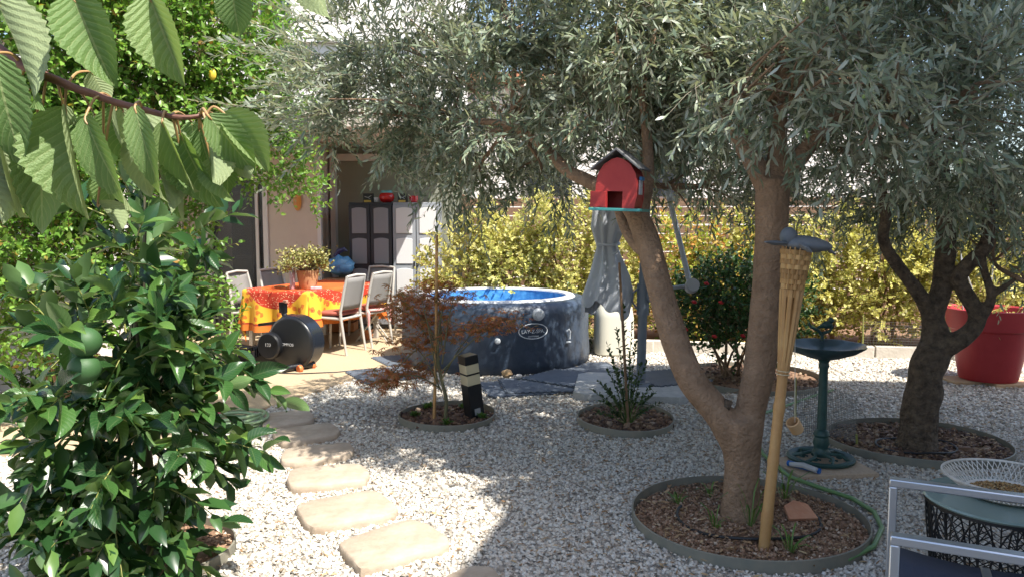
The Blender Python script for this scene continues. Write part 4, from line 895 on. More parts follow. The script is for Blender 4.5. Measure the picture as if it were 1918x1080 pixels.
def make_chair():
    r = empty('garden_chair', (0, 0, 0))
    for sy in (-1, 1):
        MB().tube([(.22, sy * .215, 0), (.20, sy * .21, .43)], [.014, .017], 10).build('leg', M_alu, r)
        MB().tube([(-.27, sy * .215, 0), (-.205, sy * .215, .42), (-.20, sy * .215, .5), (-.25, sy * .21, .75), (-.285, sy * .20, .90)], [.014, .018, .018, .017, .015], 10).build('back_post', M_alu, r)
    MB().tube([(-.283, -.2, .90), (-.292, 0, .915), (-.283, .2, .90)], .016, 10).build('top_rail', M_alu, r)
    MB().tube([(.21, -.21, .43), (.21, .21, .43)], .015, 8).tube([(-.21, -.21, .42), (-.21, .21, .42)], .015, 8).tube([(.2, -.21, .43), (-.2, -.21, .42)], .015, 8).tube([(.2, .21, .43), (-.2, .21, .42)], .015, 8).build('seat_frame', M_alu, r)
    s_ = MB(); s_.add([(-.2 + .41 * i / 6, -.2 + .4 * j / 4, .437 - .02 * math.sin(math.pi * j / 4)) for i in range(7) for j in range(5)], [(i * 5 + j, i * 5 + j + 1, (i + 1) * 5 + j + 1, (i + 1) * 5 + j) for i in range(6) for j in range(4)]); o = s_.build('seat', M_meshf, r); o.modifiers.new('t', 'SOLIDIFY').thickness = .006
    b_ = MB(); b_.add([(-.203 - .083 * (i / 6) + .03 * math.sin(math.pi * j / 4) * -1, -.2 + .4 * j / 4, .52 + .37 * i / 6) for i in range(7) for j in range(5)], [(i * 5 + j, i * 5 + j + 1, (i + 1) * 5 + j + 1, (i + 1) * 5 + j) for i in range(6) for j in range(4)]); o = b_.build('backrest', M_meshf, r); o.modifiers.new('t', 'SOLIDIFY').thickness = .006
    return r
ch0 = make_chair(); fy = math.atan2(w_.y, w_.x)
chairs = [(A_ + u_ * .38 - w_ * .10, fy + .06, 'pale framed chair nearest the exercise machine, its back to the hot tub'), (A_ + u_ * .98 - w_ * .10, fy - .05, 'pale framed chair with pink ties, beside the folding stool'),
          (A_ + u_ * .42 + w_ * (TW + .16), fy + math.pi + .1, 'pale framed chair behind the table, nearer the spray can'), (A_ + u_ * 1.0 + w_ * (TW + .16), fy + math.pi - .06, 'pale framed chair behind the table, next to the jade plant'),
          (A_ + u_ * (TL + .2) + w_ * .3, fy + math.pi / 2, 'pale framed chair at the far end of the table before the black cabinet')]
for i, (p, a, lb) in enumerate(chairs):
    o = ch0 if i == 0 else copy_tree(ch0); o.location = (p.x, p.y, .02); o.rotation_euler.z = a; tag(o, lb, 'chair', 'chairs round the garden table')
M_cush = mat('red cushion', (.30, .07, .05), .85, var=(.36, .10, .07), vscale=14)
for i, lb in ((0, 'flat brick red cushion on the chair nearest the machine'), (1, 'brick red cushion with pink ties on the second chair')):
    p, a, _ = chairs[i]; Mq = Matrix.Translation((p.x, p.y, .02)) @ Matrix.Rotation(a, 4, 'Z'); c = empty('seat_cushion', (p.x, p.y, .46), lb, 'cushion', 'red seat cushions')
    MB().box((.01, 0, .475), (.40, .40, .045), Mq).build('pad', M_cush, c, bevel=.018)
    if i == 1:
        pk = mat('pink ribbon', (.70, .34, .32), .8)
        for sy in (-.2, .2): MB().tube([Mq @ V(-.2, sy, .47), Mq @ V(-.235, sy * 1.12, .43), Mq @ V(-.24, sy * 1.15, .33), Mq @ V(-.225, sy * 1.1, .27)], [.012, .018, .012, .014], 6).build('ribbon', pk, c)
        MB().tube([Mq @ V(-.225, -.2, .46), Mq @ V(-.235, 0, .45), Mq @ V(-.225, .2, .46)], .016, 6).build('ribbon', pk, c)
# folding stool
sp_ = G(707, 640, .02); sp_ = Vector((sp_.x - .08, sp_.y + .12, .02)); stl = empty('folding_stool', sp_, 'small round folding stool beside the chair with pink ties', 'stool')
MB().lathe([(.001, .44), (.16, .44), (.165, .452), (.16, .464), (.001, .466)], sp_, 32).build('seat', mat('stool grey', (.35, .35, .34), .5), stl)
for s in (-1, 1):
    for sy in (-.09, .09): MB().tube([sp_ + V(s * .20, sy, 0), sp_ + V(-s * .12, sy * .9, .44)], .01, 8).build('leg', M_alu, stl)
# things on the table
def onTab(px, py): return G(px, py, TH + .014)
jp = onTab(577, 540); jd = empty('jade_plant', jp, 'jade plant in a terracotta pot on the table', 'potted plant')
MB().lathe([(.001, .0), (.095, 0), (.10, .01), (.128, .19), (.132, .215), (.122, .215), (.115, .19), (.001, .188)], jp, 36).build('pot', mat('tan terracotta', (.44, .24, .11), .65, var=(.5, .29, .15), vscale=6), jd)
js = MB(); tips = []
for i in range(15):
    a = i * 2.4; r = .12 + .2 * ((i * 7) % 5) / 5; t = jp + V(r * math.cos(a), r * .8 * math.sin(a), .30 + .17 * ((i * 3) % 4) / 4 - r * .15); js.tube([jp + V(.02 * math.cos(a), .02 * math.sin(a), .18), jp + V(.5 * r * math.cos(a), .4 * r * math.sin(a), .27), t], [.02, .013, .007], 7); tips.append(t)
js.build('stems', mat('jade stem', (.22, .15, .09), .8), jd)
nt_ = 1700; tp = np.array([tuple(t) for t in tips])[rng.integers(0, 15, nt_)] + rng.normal(0, 1, (nt_, 3)) * np.array([.062, .055, .042])
leaves('foliage', M_succ, tp, rng.normal(0, 1, (nt_, 3)) + np.array([0, 0, .6]), rng.normal(0, .6, (nt_, 3)) + np.array([0, 0, 1]), rng.uniform(.025, .042, nt_), rng.uniform(.02, .03, nt_), jd, kind='stuff')
p = onTab(548, 541); sc_ = empty('spray_can', p, 'slim pale spray can on the tablecloth beside the jade plant', 'spray can')
MB().lathe([(.03, 0), (.032, .005), (.032, .19), (.022, .205)], p, 24).build('can', mat('can print', (.5, .5, .55), .35, var=(.55, .3, .32), vscale=14), sc_); MB().lathe([(.022, .203), (.022, .24), (.001, .243)], p, 20).build('cap', M_white, sc_)
p = onTab(592, 541); MB().box(p + V(0, 0, .014), (.13, .07, .028), rz=.3).build('pink_packet', mat('pink packet', (.6, .2, .26), .5, var=(.7, .55, .55), vscale=25), None, smooth=0, bevel=.004, label='small pink packet on the tablecloth by the jade pot', cat='packet')
p = onTab(528, 539); MB().tube([p + V(-.09, 0, .012), p + V(-.02, .01, .016), p + V(.07, -.01, .012)], [.01, .016, .008], 8).build('wooden_tool', M_bamboo, None, label='little wooden tool lying near the spray can', cat='tool')
# side cupboard with blue bag
p = P(638, 560, 10.75); p = Vector((p.x, p.y, .02)); cbx = empty('wooden_crate', p, 'orange brown wooden crate stack under the blue bag', 'crate')
for k in range(5): MB().box(p + V(0, 0, .08 + k * .15), (.42, .34, .125)).build('plank', mat('crate%d' % k, (.36, .15, .06), .7, var=(.44, .22, .1), vscale=9), cbx, smooth=0, bevel=.006)
m_ = MB(); m_.ball((0, 0, 0), 1, 18, 12); bc = p + V(.01, 0, .92); m_.v = [tuple(bc + V(x * .18, y * .14, z * .13) * (1 + .34 * noise.noise(V(x, y, z) * 2.3) + .12 * noise.noise(V(x, y, z) * 6))) for x, y, z in m_.v]
bg = empty('blue_bag', bc, 'crumpled blue plastic bag on the crates behind the jade plant', 'bag'); m_.ball(bc + V(.09, -.06, -.03), (.1, .09, .09), 14, 9); m_.ball(bc + V(-.1, -.04, .03), (.08, .08, .07), 12, 8); m_.build('bag', mat('blue film', (.05, .22, .46), .3, var=(.16, .38, .6), vscale=9, bump=.5, bscale=14, dist=.03), bg, smooth=60)
MB().tube([bc + V(-.08, 0, .12), bc + V(-.02, 0, .2), bc + V(.06, -.02, .23), bc + V(.1, -.02, .2)], [.03, .04, .03, .01], 8).build('handle', mat('navy film', (.02, .03, .09), .4), bg)
# terracotta saucers under the stool
p = G(683, 637, .02) + V(0, .1, 0)
for k, lb in enumerate(('bottom terracotta pot of the little stack by the chairs', 'middle terracotta pot of the little stack by the chairs')):
    MB().lathe([(.07, 0), (.09, .055), (.095, .07), (.085, .07), (.065, .01), (.001, .01)], p + V(0, 0, k * .065), 24).build('terracotta_pot', mat('orange clay%d' % k, (.5, .19, .08), .8), None, label=lb, cat='pot', group='stacked pots under the stool')
MB().lathe([(.07, 0), (.085, .04), (.08, .045), (.001, .02)], p + V(.0, 0, .136), 24).build('blue_dish', mat('blue dish', (.2, .34, .5), .4), None, label='pale blue dish on top of the stacked pots', cat='dish')

# ------------------------------------------------------------------ exercise machine
em = P(553, 640, 8.05); ex = empty('exercise_machine', (em.x, em.y, .02), 'black exercise machine with a big flywheel drum and orange wheels', 'exercise machine')
axd = Vector((-.34, -.94, 0)).normalized(); Mx = Matrix.Translation(em) @ axd.to_track_quat('Z', 'Y').to_matrix().to_4x4()
M_bk = mat('satin black', (.010, .011, .014), .35, bump=.1, bscale=60); M_bk2 = mat('gloss black', (.014, .018, .026), .22)
Rd = .285
MB().lathe([(.001, .10), (Rd - .035, .10), (Rd - .02, .092), (Rd - .012, .08), (Rd - .012, .075)], n=64, M=Mx).build('side_cover', M_bk, ex, smooth=30)
MB().lathe([(Rd - .012, .078), (Rd, .07), (Rd, -.11), (Rd - .02, -.125), (.001, -.125)], n=64, M=Mx).build('drum', M_bk2, ex, smooth=30)
tM = lambda x, y, z: Mx @ Matrix.Translation((x, y, z))
Rf = Matrix(((axd.cross(V(0, 0, 1)).x * -1, 0, axd.x, 0), (axd.cross(V(0, 0, 1)).y * -1, 0, axd.y, 0), (0, 1, 0, 0), (0, 0, 0, 1)))
rx_ = V(0, 0, 1).cross(axd).normalized(); fM = Matrix(((rx_.x, 0, axd.x, em.x), (rx_.y, 0, axd.y, em.y), (0, 1, axd.z, em.z), (0, 0, 0, 1)))
text_obj('lettering', 'DOMYOS', .042, mat('grey lettering', (.45, .46, .48), .5), ex, fM @ Matrix.Translation((-.04, -.015, .1012)))
hub = Vector((-.225, -.03, .03))
MB().lathe([(.001, .13), (.125, .13), (.14, .115), (.145, .0)], n=40, M=fM @ Matrix.Translation(hub)).build('crank_cover', M_bk, ex, smooth=30)
text_obj('number', '120', .05, mat('grey number', (.45, .46, .48), .5), ex, fM @ Matrix.Translation(hub + V(-.0, .01, .1312)))
bd = MB(); bd.prism([(-.2, .2), (-.1, .29), (.06, .27), (.0, -.2), (-.35, -.25), (-.52, -.2), (-.56, -.08), (-.40, -.02)], -.10, .07, fM); bd.build('body', M_bk, ex, smooth=0, bevel=.015)
for k in range(5): MB().box((-.36 - .03 * k, -.08 - .012 * k, .085), (.014, .12, .03), fM).build('rib', M_bk2, ex, smooth=0)
MB().tube([fM @ V(-.45, -.13, 0), fM @ V(-.70, -.10, 0), fM @ V(-.95, -.12, 0)], [.05, .045, .04], 12).build('rail', M_bk, ex)
MB().box((-.62, -.2, .0), (.3, .09, .16), fM).build('pedal', M_bk, ex, bevel=.02)
MB().tube([fM @ V(-.12, .27, 0), fM @ V(-.16, .36, 0), fM @ V(-.10, .43, 0)], [.03, .028, .02], 10).box((-.14, .36, .0), (.07, .11, .05), fM).build('console_arm', M_bk, ex)
MB().box((-.10, .425, .01), (.05, .035, .03), fM).build('knob', mat('orange grey', (.5, .25, .18), .5), ex, bevel=.006)
MB().tube([fM @ V(-.2, .2, .0), fM @ V(-.42, .17, .05)], .016, 8).build('handlebar', M_bk, ex)
s0, s1 = G(531, 690, .06), G(588, 681, .06); MB().tube([s0, s1], .033, 14).build('stabiliser', M_bk, ex)
M_or = mat('orange rubber', (.65, .17, .05), .5)
for px, py in ((563, 689), (587, 682)):
    q = G(px, py, .05); dd = (s1 - s0).normalized(); MB().lathe([(.001, -.02), (.035, -.02), (.04, -.012), (.04, .012), (.035, .02), (.001, .02)], n=20, M=Matrix.Translation(q + V(.0, -.03, 0)) @ dd.to_track_quat('Z', 'Y').to_matrix().to_4x4()).build('wheel', M_or, ex)
MB().tube([G(475, 690, .05), G(475, 690, .05) + V(0, 0, .18)], .018, 8).tube([G(440, 690, .04), G(475, 690, .045), G(500, 690, .04)], .02, 8).build('rear_foot', M_bk, ex)
cbp = [G(*q, .026) for q in ((450, 690), (500, 697), (560, 699), (630, 696), (690, 690))]; MB().tube(cbp, .006, 6).build('power_cable', M_black, None, label='thin black cable lying across the patio', cat='cable')
# ------------------------------------------------------------------ plants
def A3(v): return np.array(tuple(v), float)
def PB(px, py, Y, rx, ry, rz, w=1.0): return (P(px, py, Y), (rx, ry, rz), w)
def rough_tube(mb, pts, rad, n=12, sub=4, amp=.12, seed=0):
    pts = [Vector(p) for p in pts]; q = []; r = []
    for i in range(len(pts) - 1):
        p0 = pts[max(i - 1, 0)]; p1 = pts[i]; p2 = pts[i + 1]; p3 = pts[min(i + 2, len(pts) - 1)]
        for k in range(sub):
            t = k / sub; q.append(.5 * ((2 * p1) + (p2 - p0) * t + (2 * p0 - 5 * p1 + 4 * p2 - p3) * t * t + (3 * p1 - p0 - 3 * p2 + p3) * t ** 3)); r.append(rad[i] + (rad[i + 1] - rad[i]) * t)
    q.append(pts[-1]); r.append(rad[-1]); n0 = len(mb.v); mb.tube(q, r, n)
    for i in range(n0, len(mb.v)):
        v = Vector(mb.v[i]); c = q[(i - n0) // n]; mb.v[i] = tuple(c + (v - c) * (1 + amp * noise.noise(v * 9 + V(seed, 0, 0)) + amp * .6 * noise.noise(v * 26)))
def fuse(o, vox=.011, it=3):
    m = o.modifiers.new('fuse', 'REMESH'); m.mode = 'VOXEL'; m.voxel_size = vox; m.use_smooth_shade = True
    s = o.modifiers.new('soft', 'SMOOTH'); s.iterations = it; s.factor = .5
    return o
def olive_crown(tree, blobs, n, K, seeds, extra=None, limbs_from=(), L=(.17, .34)):
    rg = np.random.default_rng(seeds)
    nc = n // 9; sc_, oc_ = blob_points(blobs, nc, 1.8, rg); dc_ = oc_ * .9 + rg.normal(0, .45, (nc, 3)) + np.array([0, -.1, .15]); k_ = rg.integers(0, nc, n)
    st = sc_[k_] + rg.normal(0, .055, (n, 3)); d = nrm(dc_)[k_] + rg.normal(0, .42, (n, 3))
    ln = rg.uniform(L[0], L[1], n); lv, tw = shoots(st, d, ln, K, .072, .0155, 48, .22, True, .7, rg)
    if extra is not None:
        es, ed, el, eK = extra; lv2, tw2 = shoots(es, ed, el, eK, .070, .0145, 46, .12, True, .7, rg); lv = tuple(np.concatenate([a, b]) for a, b in zip(lv, lv2)); tw = tuple(np.concatenate([a, b]) for a, b in zip(tw, tw2))
    cr = leaves('crown', M_olive, *lv, tree, T_SLIM, kind='stuff'); twigs_mesh('twigs', M_twig, *tw, np.full(len(tw[0]), .0022), cr, kind='stuff')
    lb = MB()
    for i, b in enumerate(blobs):
        c = Vector(b[0]); src = min(limbs_from, key=lambda q: (q - c).length); m_ = (src + c) / 2 + V(rg.normal(0, .06), rg.normal(0, .06), -.06); rough_tube(lb, [src, m_, c], [.019, .012, .005], 6, 3, .1, i)
        for k in range(3):
            e = c + V(*(rg.normal(0, .5, 3) * np.array(b[1]))); rough_tube(lb, [m_, (m_ + e) / 2 + V(0, 0, .04), e], [.009, .006, .003], 5, 3, .1, i + k)
    lb.build('limbs', M_bark, tree, kind='stuff')
    return lv[0], rg
# --- forked olive
ba = G(1388, 968, .02); YA = ba.y
tA = empty('olive_tree', ba, 'forked olive tree with two smooth brown stems and a broad crown', 'olive tree')
tk = MB(); S = lambda px, py, dy: P(px, py, YA + dy)
rough_tube(tk, [ba + V(0, 0, -.05), S(1388, 930, .01), S(1390, 870, .02), S(1388, 810, .02), S(1385, 780, .02)], [.115, .094, .09, .105, .10], 20, 4, .08, 1)
rough_tube(tk, [S(1378, 830, .02), S(1352, 782, .03), S(1296, 712, .08), S(1262, 630, .16), S(1236, 540, .24), S(1212, 450, .30), S(1192, 400, .33)], [.08, .078, .076, .074, .07, .068, .06], 18, 5, .06, 2)
rough_tube(tk, [S(1395, 830, .02), S(1405, 770, .03), S(1424, 680, .03), S(1437, 560, .02), S(1444, 450, .0), S(1447, 370, -.02), S(1448, 335, -.02)], [.085, .078, .082, .082, .08, .085, .082], 18, 5, .06, 3)
rough_tube(tk, [S(1440, 360, 0), S(1412, 305, .0), S(1385, 262, .0), S(1350, 190, .0), S(1320, 80, 0)], [.06, .052, .045, .036, .025], 12, 4, .06, 4)
rough_tube(tk, [S(1450, 350, 0), S(1456, 290, .02), S(1460, 200, .03), S(1470, 80, .03)], [.065, .05, .04, .025], 12, 4, .06, 5)
rough_tube(tk, [S(1455, 350, 0), S(1490, 305, -.0), S(1525, 262, .0), S(1560, 225, .0), S(1640, 150, 0)], [.055, .046, .042, .036, .02], 12, 4, .06, 6)
rough_tube(tk, [S(1200, 420, .33), S(1165, 372, .36), S(1120, 348, .4), S(1060, 318, .5), S(1030, 285, .55), S(960, 230, .6)], [.05, .045, .042, .036, .03, .02], 12, 4, .08, 7)
rough_tube(tk, [S(1196, 410, .33), S(1213, 340, .32), S(1212, 260, .3), S(1200, 160, .25)], [.05, .036, .03, .02], 12, 4, .08, 8)
rough_tube(tk, [S(1222, 480, .3), S(1190, 455, .4), S(1165, 405, .5), S(1150, 340, .6)], [.035, .042, .036, .025], 10, 4, .1, 9)
rough_tube(tk, [S(1300, 700, .08), S(1286, 690, .02)], [.03, .012], 8, 2, .1, 10)
fuse(tk.build('trunk', M_bark, tA))
MB().box((0, 0, 0), (.035, .03, .05), Matrix.Translation(S(1362, 757, -.01)) @ Matrix.Rotation(.4, 4, 'Y')).build('cut_stub', M_bark_dark, tA)
blA = [PB(640, 180, 5.2, .42, .45, .26, .6), PB(770, 170, 5.0, .5, .6, .36), PB(740, 70, 5.1, .6, .6, .4), PB(900, 290, 5.3, .38, .45, .28), PB(950, 190, 4.7, .52, .6, .42), PB(1000, 40, 4.5, .6, .6, .42), PB(1010, 330, 5.4, .4, .4, .2, .7),
       PB(1120, 190, 4.5, .45, .5, .33), PB(1150, 40, 4.3, .5, .6, .38), PB(1250, 120, 4.45, .45, .5, .36), PB(1290, 320, 5.1, .48, .45, .28), PB(1250, 240, 4.7, .4, .45, .25), PB(1380, 60, 4.3, .5, .5, .36), PB(1370, 150, 3.5, .28, .3, .2), PB(1490, 130, 3.6, .36, .4, .3),
       PB(1560, 50, 3.9, .5, .5, .36), PB(1610, 230, 3.9, .36, .4, .2), PB(1720, 180, 4.0, .42, .5, .32), PB(1700, 40, 4.1, .5, .5, .36), PB(1860, 90, 4.1, .5, .5, .4), PB(1850, 280, 4.3, .42, .5, .3), PB(1330, 20, 5.4, .8, .6, .5), PB(1400, 330, 5.6, .5, .4, .25),
       PB(900, -130, 4.9, .8, .7, .36), PB(1250, -130, 4.5, .85, .8, .4), PB(1600, -130, 4.3, .8, .7, .4), PB(860, 340, 5.2, .22, .3, .16, .7), PB(1050, 225, 6.5, .7, .6, .34), PB(1200, 200, 6.6, .7, .6, .34), PB(1330, 235, 6.4, .55, .55, .3), PB(900, 235, 6.2, .6, .5, .3), PB(1450, 120, 3.2, .22, .25, .16), PB(1580, 120, 3.2, .25, .28, .18), PB(1700, 240, 3.3, .3, .3, .2), PB(1850, 180, 3.3, .3, .3, .22)]
ne = 46; es = np.array([A3(P(rng.uniform(560, 720), rng.uniform(60, 270), rng.uniform(4.5, 5.3))) for _ in range(ne)]); ed = np.stack([-rng.uniform(.6, 1.2, ne), rng.normal(-.15, .35, ne), rng.normal(.02, .3, ne)], 1)
tops = [S(1350, 190, 0), S(1460, 200, .03), S(1640, 150, 0), S(960, 230, .6), S(1030, 285, .55), S(1200, 160, .25), S(1150, 340, .6)]
lp_, rgA = olive_crown(tA, blA, 8000, 13, 21, (es, ed, rng.uniform(.3, .62, ne), 26), tops)
nf = 170; vis = lp_[(lp_[:, 1] < 4.6) & (lp_[:, 0] > .5)]; fp = vis[rng.integers(0, len(vis), nf)]; oo = MB()
for p in fp: oo.ball((p[0], p[1], p[2] - .012), (.0085, .0085, .012), 6, 5)
oo.build('olives', mat('green olive', (.25, .36, .10), .35), tA, kind='stuff')
# --- dark twisted olive
bb_ = G(1718, 838, .02); YB = bb_.y; tB = empty('olive_tree', bb_, 'dark olive tree with a twisted trunk behind the bird bath', 'olive tree'); S = lambda px, py, dy=0: P(px, py, YB + dy); tk = MB()
rough_tube(tk, [bb_ + V(0, 0, -.05), S(1718, 815), S(1728, 740), S(1738, 690), S(1750, 650)], [.15, .125, .115, .11, .105], 20, 4, .16, 1)
rough_tube(tk, [S(1742, 680), S(1752, 625, .02), S(1748, 590, .03), S(1765, 530, .05), S(1772, 460, .06), S(1770, 400, .08), S(1765, 300, .1)], [.09, .085, .07, .066, .062, .058, .04], 14, 4, .14, 2)
rough_tube(tk, [S(1745, 600, .02), S(1728, 560, 0), S(1695, 515, -.03), S(1662, 468, -.05), S(1654, 440, -.05), S(1659, 405, -.05), S(1650, 330, -.05)], [.055, .05, .043, .04, .036, .035, .025], 12, 4, .12, 3)
rough_tube(tk, [S(1750, 665, -.02), S(1788, 640, -.06), S(1820, 618, -.08), S(1830, 588, -.08), S(1806, 545, -.06), S(1797, 520, -.05), S(1818, 490, -.05), S(1846, 462, -.03), S(1852, 410, 0), S(1850, 320, 0)], [.07, .064, .058, .055, .05, .05, .048, .045, .038, .025], 14, 4, .12, 4)
rough_tube(tk, [S(1826, 610, -.08), S(1850, 575, -.1), S(1856, 548, -.1), S(1842, 500, -.08), S(1838, 460, -.06)], [.035, .034, .03, .024, .02], 10, 4, .12, 5)
rough_tube(tk, [S(1855, 552, -.1), S(1880, 538, -.12), S(1905, 520, -.14)], [.026, .02, .012], 8, 4, .12, 6)
fuse(tk.build('trunk', M_bark_dark, tB), .012, 2)
blB = [PB(1530, 370, 6.2, .5, .5, .3, .7), PB(1620, 320, 5.8, .5, .6, .38), PB(1750, 350, 5.5, .45, .6, .3), PB(1870, 430, 5.2, .26, .45, .3, .8), PB(1905, 500, 5.1, .2, .35, .25, .7), PB(1480, 250, 6.3, .6, .5, .4), PB(1600, 110, 5.9, .8, .7, .5), PB(1820, 90, 5.7, .8, .7, .6), PB(1850, 300, 5.6, .5, .6, .4), PB(1450, 80, 6.6, .7, .6, .6), PB(1950, 350, 5.4, .4, .5, .5)]
olive_crown(tB, blB, 3000, 12, 33, None, [S(1765, 300, .1), S(1650, 330, -.05), S(1850, 320, 0), S(1905, 520, -.14)])

# --- generic leafy shrub
def shrub(name, label, c, r, h, mt, n, K, ll, lw, seed, group=None, cat='shrub', blobs=None, L=(.12, .28), opp=False, stems=7, ang=55, z0=.12, bias=2.0, bark=M_wood, sidx=None):
    rg = np.random.default_rng(seed); root = empty(name, (c[0], c[1], .0), label, cat, group)
    if blobs is None:
        blobs = [(V(c[0], c[1], h * .48), (r, r * .8, h * .46), 1.2)]
        for i in range(6): a = rg.random() * 6.28; blobs.append((V(c[0] + r * .6 * math.cos(a), c[1] + r * .5 * math.sin(a), h * rg.uniform(.15, .86)), (r * .5, r * .45, h * .2), 1.0))
    st, out = blob_points(blobs, n, bias, rg); st[:, 2] = np.maximum(st[:, 2], z0)
    d = out * .7 + rg.normal(0, .45, (n, 3)) + np.array([0, -.1, .5]); lv, tw = shoots(st, d, rg.uniform(*L, n), K, ll, lw, ang, .12, opp, .5, rg)
    fo = leaves('foliage', mt, *lv, root, T_BROAD, kind='stuff'); twigs_mesh('twigs', bark, *tw, np.full(n, .0026), fo, kind='stuff')
    for i in range(stems):
        b = blobs[sidx[i % len(sidx)] if sidx else i % len(blobs)]; a = rg.random() * 6.28; m_ = MB(); e = Vector(b[0]) + V(0, 0, b[1][2] * .3); s0_ = V(c[0] + .1 * r * math.cos(a) * 3, c[1] + .1 * r * math.sin(a) * 3, 0)
        rough_tube(m_, [s0_, (s0_ + e) / 2 + V(rg.normal(0, .05), rg.normal(0, .05), 0), e], [.014, .011, .005], 6, 3, .1, i); m_.build('stem', bark, root)
    return root
hx = [(862, 10.2, 1.62, 'end'), (958, 10.0, 1.68, 'v'), (1062, 9.95, 1.92, 'v'), (1165, 9.9, 1.88, 'v'), (1268, 9.85, 1.75, 'p'), (1362, 9.75, 1.7, 'p'), (1455, 9.65, 1.72, 'v'), (1555, 9.5, 1.78, 'v'), (1655, 9.35, 1.8, 'v'), (1760, 9.2, 1.85, 'v'), (1872, 9.05, 1.8, 'v'), (1985, 8.95, 1.8, 'v')]
where = ['next to the grey cabinet', 'behind the maple stake', 'behind the hot tub logo', 'behind the closed parasol', 'between the parasol arm and the leaning stem', 'just behind the rose bush', 'behind the upright olive stem', 'behind the torch basket', 'behind the left arm of the twisted olive', 'behind the twisted olive trunk', 'behind the red pot', 'at the picture edge beyond the red pot']
for i, (px, Y, h, k) in enumerate(hx):
    p = P(px, 500, Y)
    if k == 'p': shrub('photinia_shrub', 'hedge shrub with orange leaf tips ' + where[i], (p.x, p.y), .46, h, M_photinia, 420, 10, .08, .037, 60 + i, 'hedge shrubs along the fence', L=(.18, .36))
    else: shrub('variegated_shrub', 'yellow and green variegated hedge shrub ' + where[i], (p.x, p.y), .50, h, M_varieg, 680, 10, .06, .040, 60 + i, 'hedge shrubs along the fence')
rd = ringD[1]; rb = shrub('rose_bush', 'dark green rose bush with a few red flowers in the shaded ring', (rd.x - .08, rd.y), .55, 1.2, M_rose, 900, 9, .05, .034, 90, None, 'rose bush', [(V(rd.x - .2, rd.y, .85), (.45, .35, .32), 1), (V(rd.x + .2, rd.y, .75), (.35, .3, .3), 1), (V(rd.x - .55, rd.y + .1, .65), (.3, .25, .3), .8), (V(rd.x, rd.y, .45), (.5, .3, .22), .5)], stems=12)
M_petal = mat('red petal', (.45, .01, .015), .5)
for px, py in ((1350, 567), (1284, 617), (1391, 629), (1323, 532), (1338, 630), (1300, 566)):
    q = P(px, py, rd.y - .36); f_ = MB()
    for k in range(7): a = k * 2.4; f_.ball(q + V(.011 * math.cos(a) * (k / 4), .011 * math.sin(a), .006 * k % .015), (.014, .014, .012), 8, 6)
    f_.build('flower', M_petal, rb)
p = P(1085, 640, 9.3); fl_ = shrub('flowering_shrub', 'low dark shrub with tiny red blossoms between tub and pump', (p.x, p.y), .22, .75, M_rose, 110, 8, .035, .02, 95, stems=3)
# plants in the red pot
p = rp + V(0, 0, Hp * .66); shrub('potted_shrub', 'sparse leafy plant growing in the red pot', (p.x, p.y), .3, .4, M_varieg, 26, 7, .06, .03, 97, None, 'plant', [(p + V(0, 0, .22), (.28, .25, .2), 1)], z0=p.z, stems=0)
# climber at the left
vb = [PB(60, 60, 5.8, .7, .7, .6), PB(230, 90, 6.2, .7, .7, .5), PB(390, 110, 6.6, .6, .6, .45), PB(480, 180, 7.0, .45, .5, .35), PB(500, 290, 7.4, .4, .45, .3), PB(560, 350, 7.7, .17, .2, .16, .8), PB(585, 385, 7.8, .07, .1, .09, .8), PB(330, 240, 6.5, .6, .6, .45), PB(150, 260, 6.0, .7, .6, .5), PB(20, 330, 5.7, .5, .6, .6), PB(70, 480, 5.9, .55, .6, .45), PB(200, 500, 6.3, .5, .5, .5), PB(330, 470, 6.8, .35, .4, .5), PB(60, 600, 6.0, .6, .5, .3), PB(360, 600, 7.0, .25, .3, .35), PB(150, -80, 6.0, 1.0, .8, .4), PB(420, 20, 6.8, .5, .5, .35)]
vc = P(150, 640, 6.3)
vine = shrub('climbing_vine', 'large bright green climber over the terrace corner', (vc.x, vc.y), .6, 2, M_vine, 7800, 8, .060, .036, 101, None, 'climber', vb, L=(.14, .34), stems=12, bias=2.6, ang=58, sidx=(0, 1, 2, 7, 8, 9, 10, 11, 13))
q = P(398, 140, 6.1); MB().ball(q, (.03, .02, .045), 8, 6).build('yellow_leaf', mat('yellow leaf', (.7, .5, .05), .5), vine)
# arching shrub by the terrace and pale green plants near the path
def sprays(name, label, base, tips, mt, ll, lw, K, seed, cat='shrub', rad=.006, t0=.3):
    rg = np.random.default_rng(seed); root = empty(name, base, label, cat); S_ = len(tips); b = A3(base); t = np.array([A3(x) for x in tips])
    d = t - b; L = np.linalg.norm(d, axis=1); d = d / L[:, None] + np.array([0, 0, .25]); lv, tw = shoots(np.tile(b, (S_, 1)), d, L * 1.02, K, ll, lw, 52, .25, False, .8, rg, t0=t0)
    fo = leaves('foliage', mt, *lv, root, T_BROAD, kind='stuff'); twigs_mesh('stems', M_weed, *tw, np.full(S_, rad), root, kind='stuff'); return root
bs = G(395, 720, 0); sprays('arching_shrub', 'arching stems of fresh green leaves reaching towards the tablecloth', bs, [P(475, 530, bs.y - .1), P(440, 560, bs.y - .2), P(395, 500, bs.y), P(350, 540, bs.y - .2), P(470, 600, bs.y - .3), P(420, 620, bs.y), P(330, 600, bs.y), P(455, 640, bs.y - .3)], M_vine, .07, .03, 16, 111)
bs = G(405, 850, 0); sprays('creeping_plant', 'pale green creeping plant spilling onto the gravel by the third stone', bs, [bs + V(rng.uniform(-.35, .38), rng.uniform(-.25, .2), rng.uniform(.03, .25)) for _ in range(22)], M_weed, .04, .026, 12, 112, 'plant', .003)
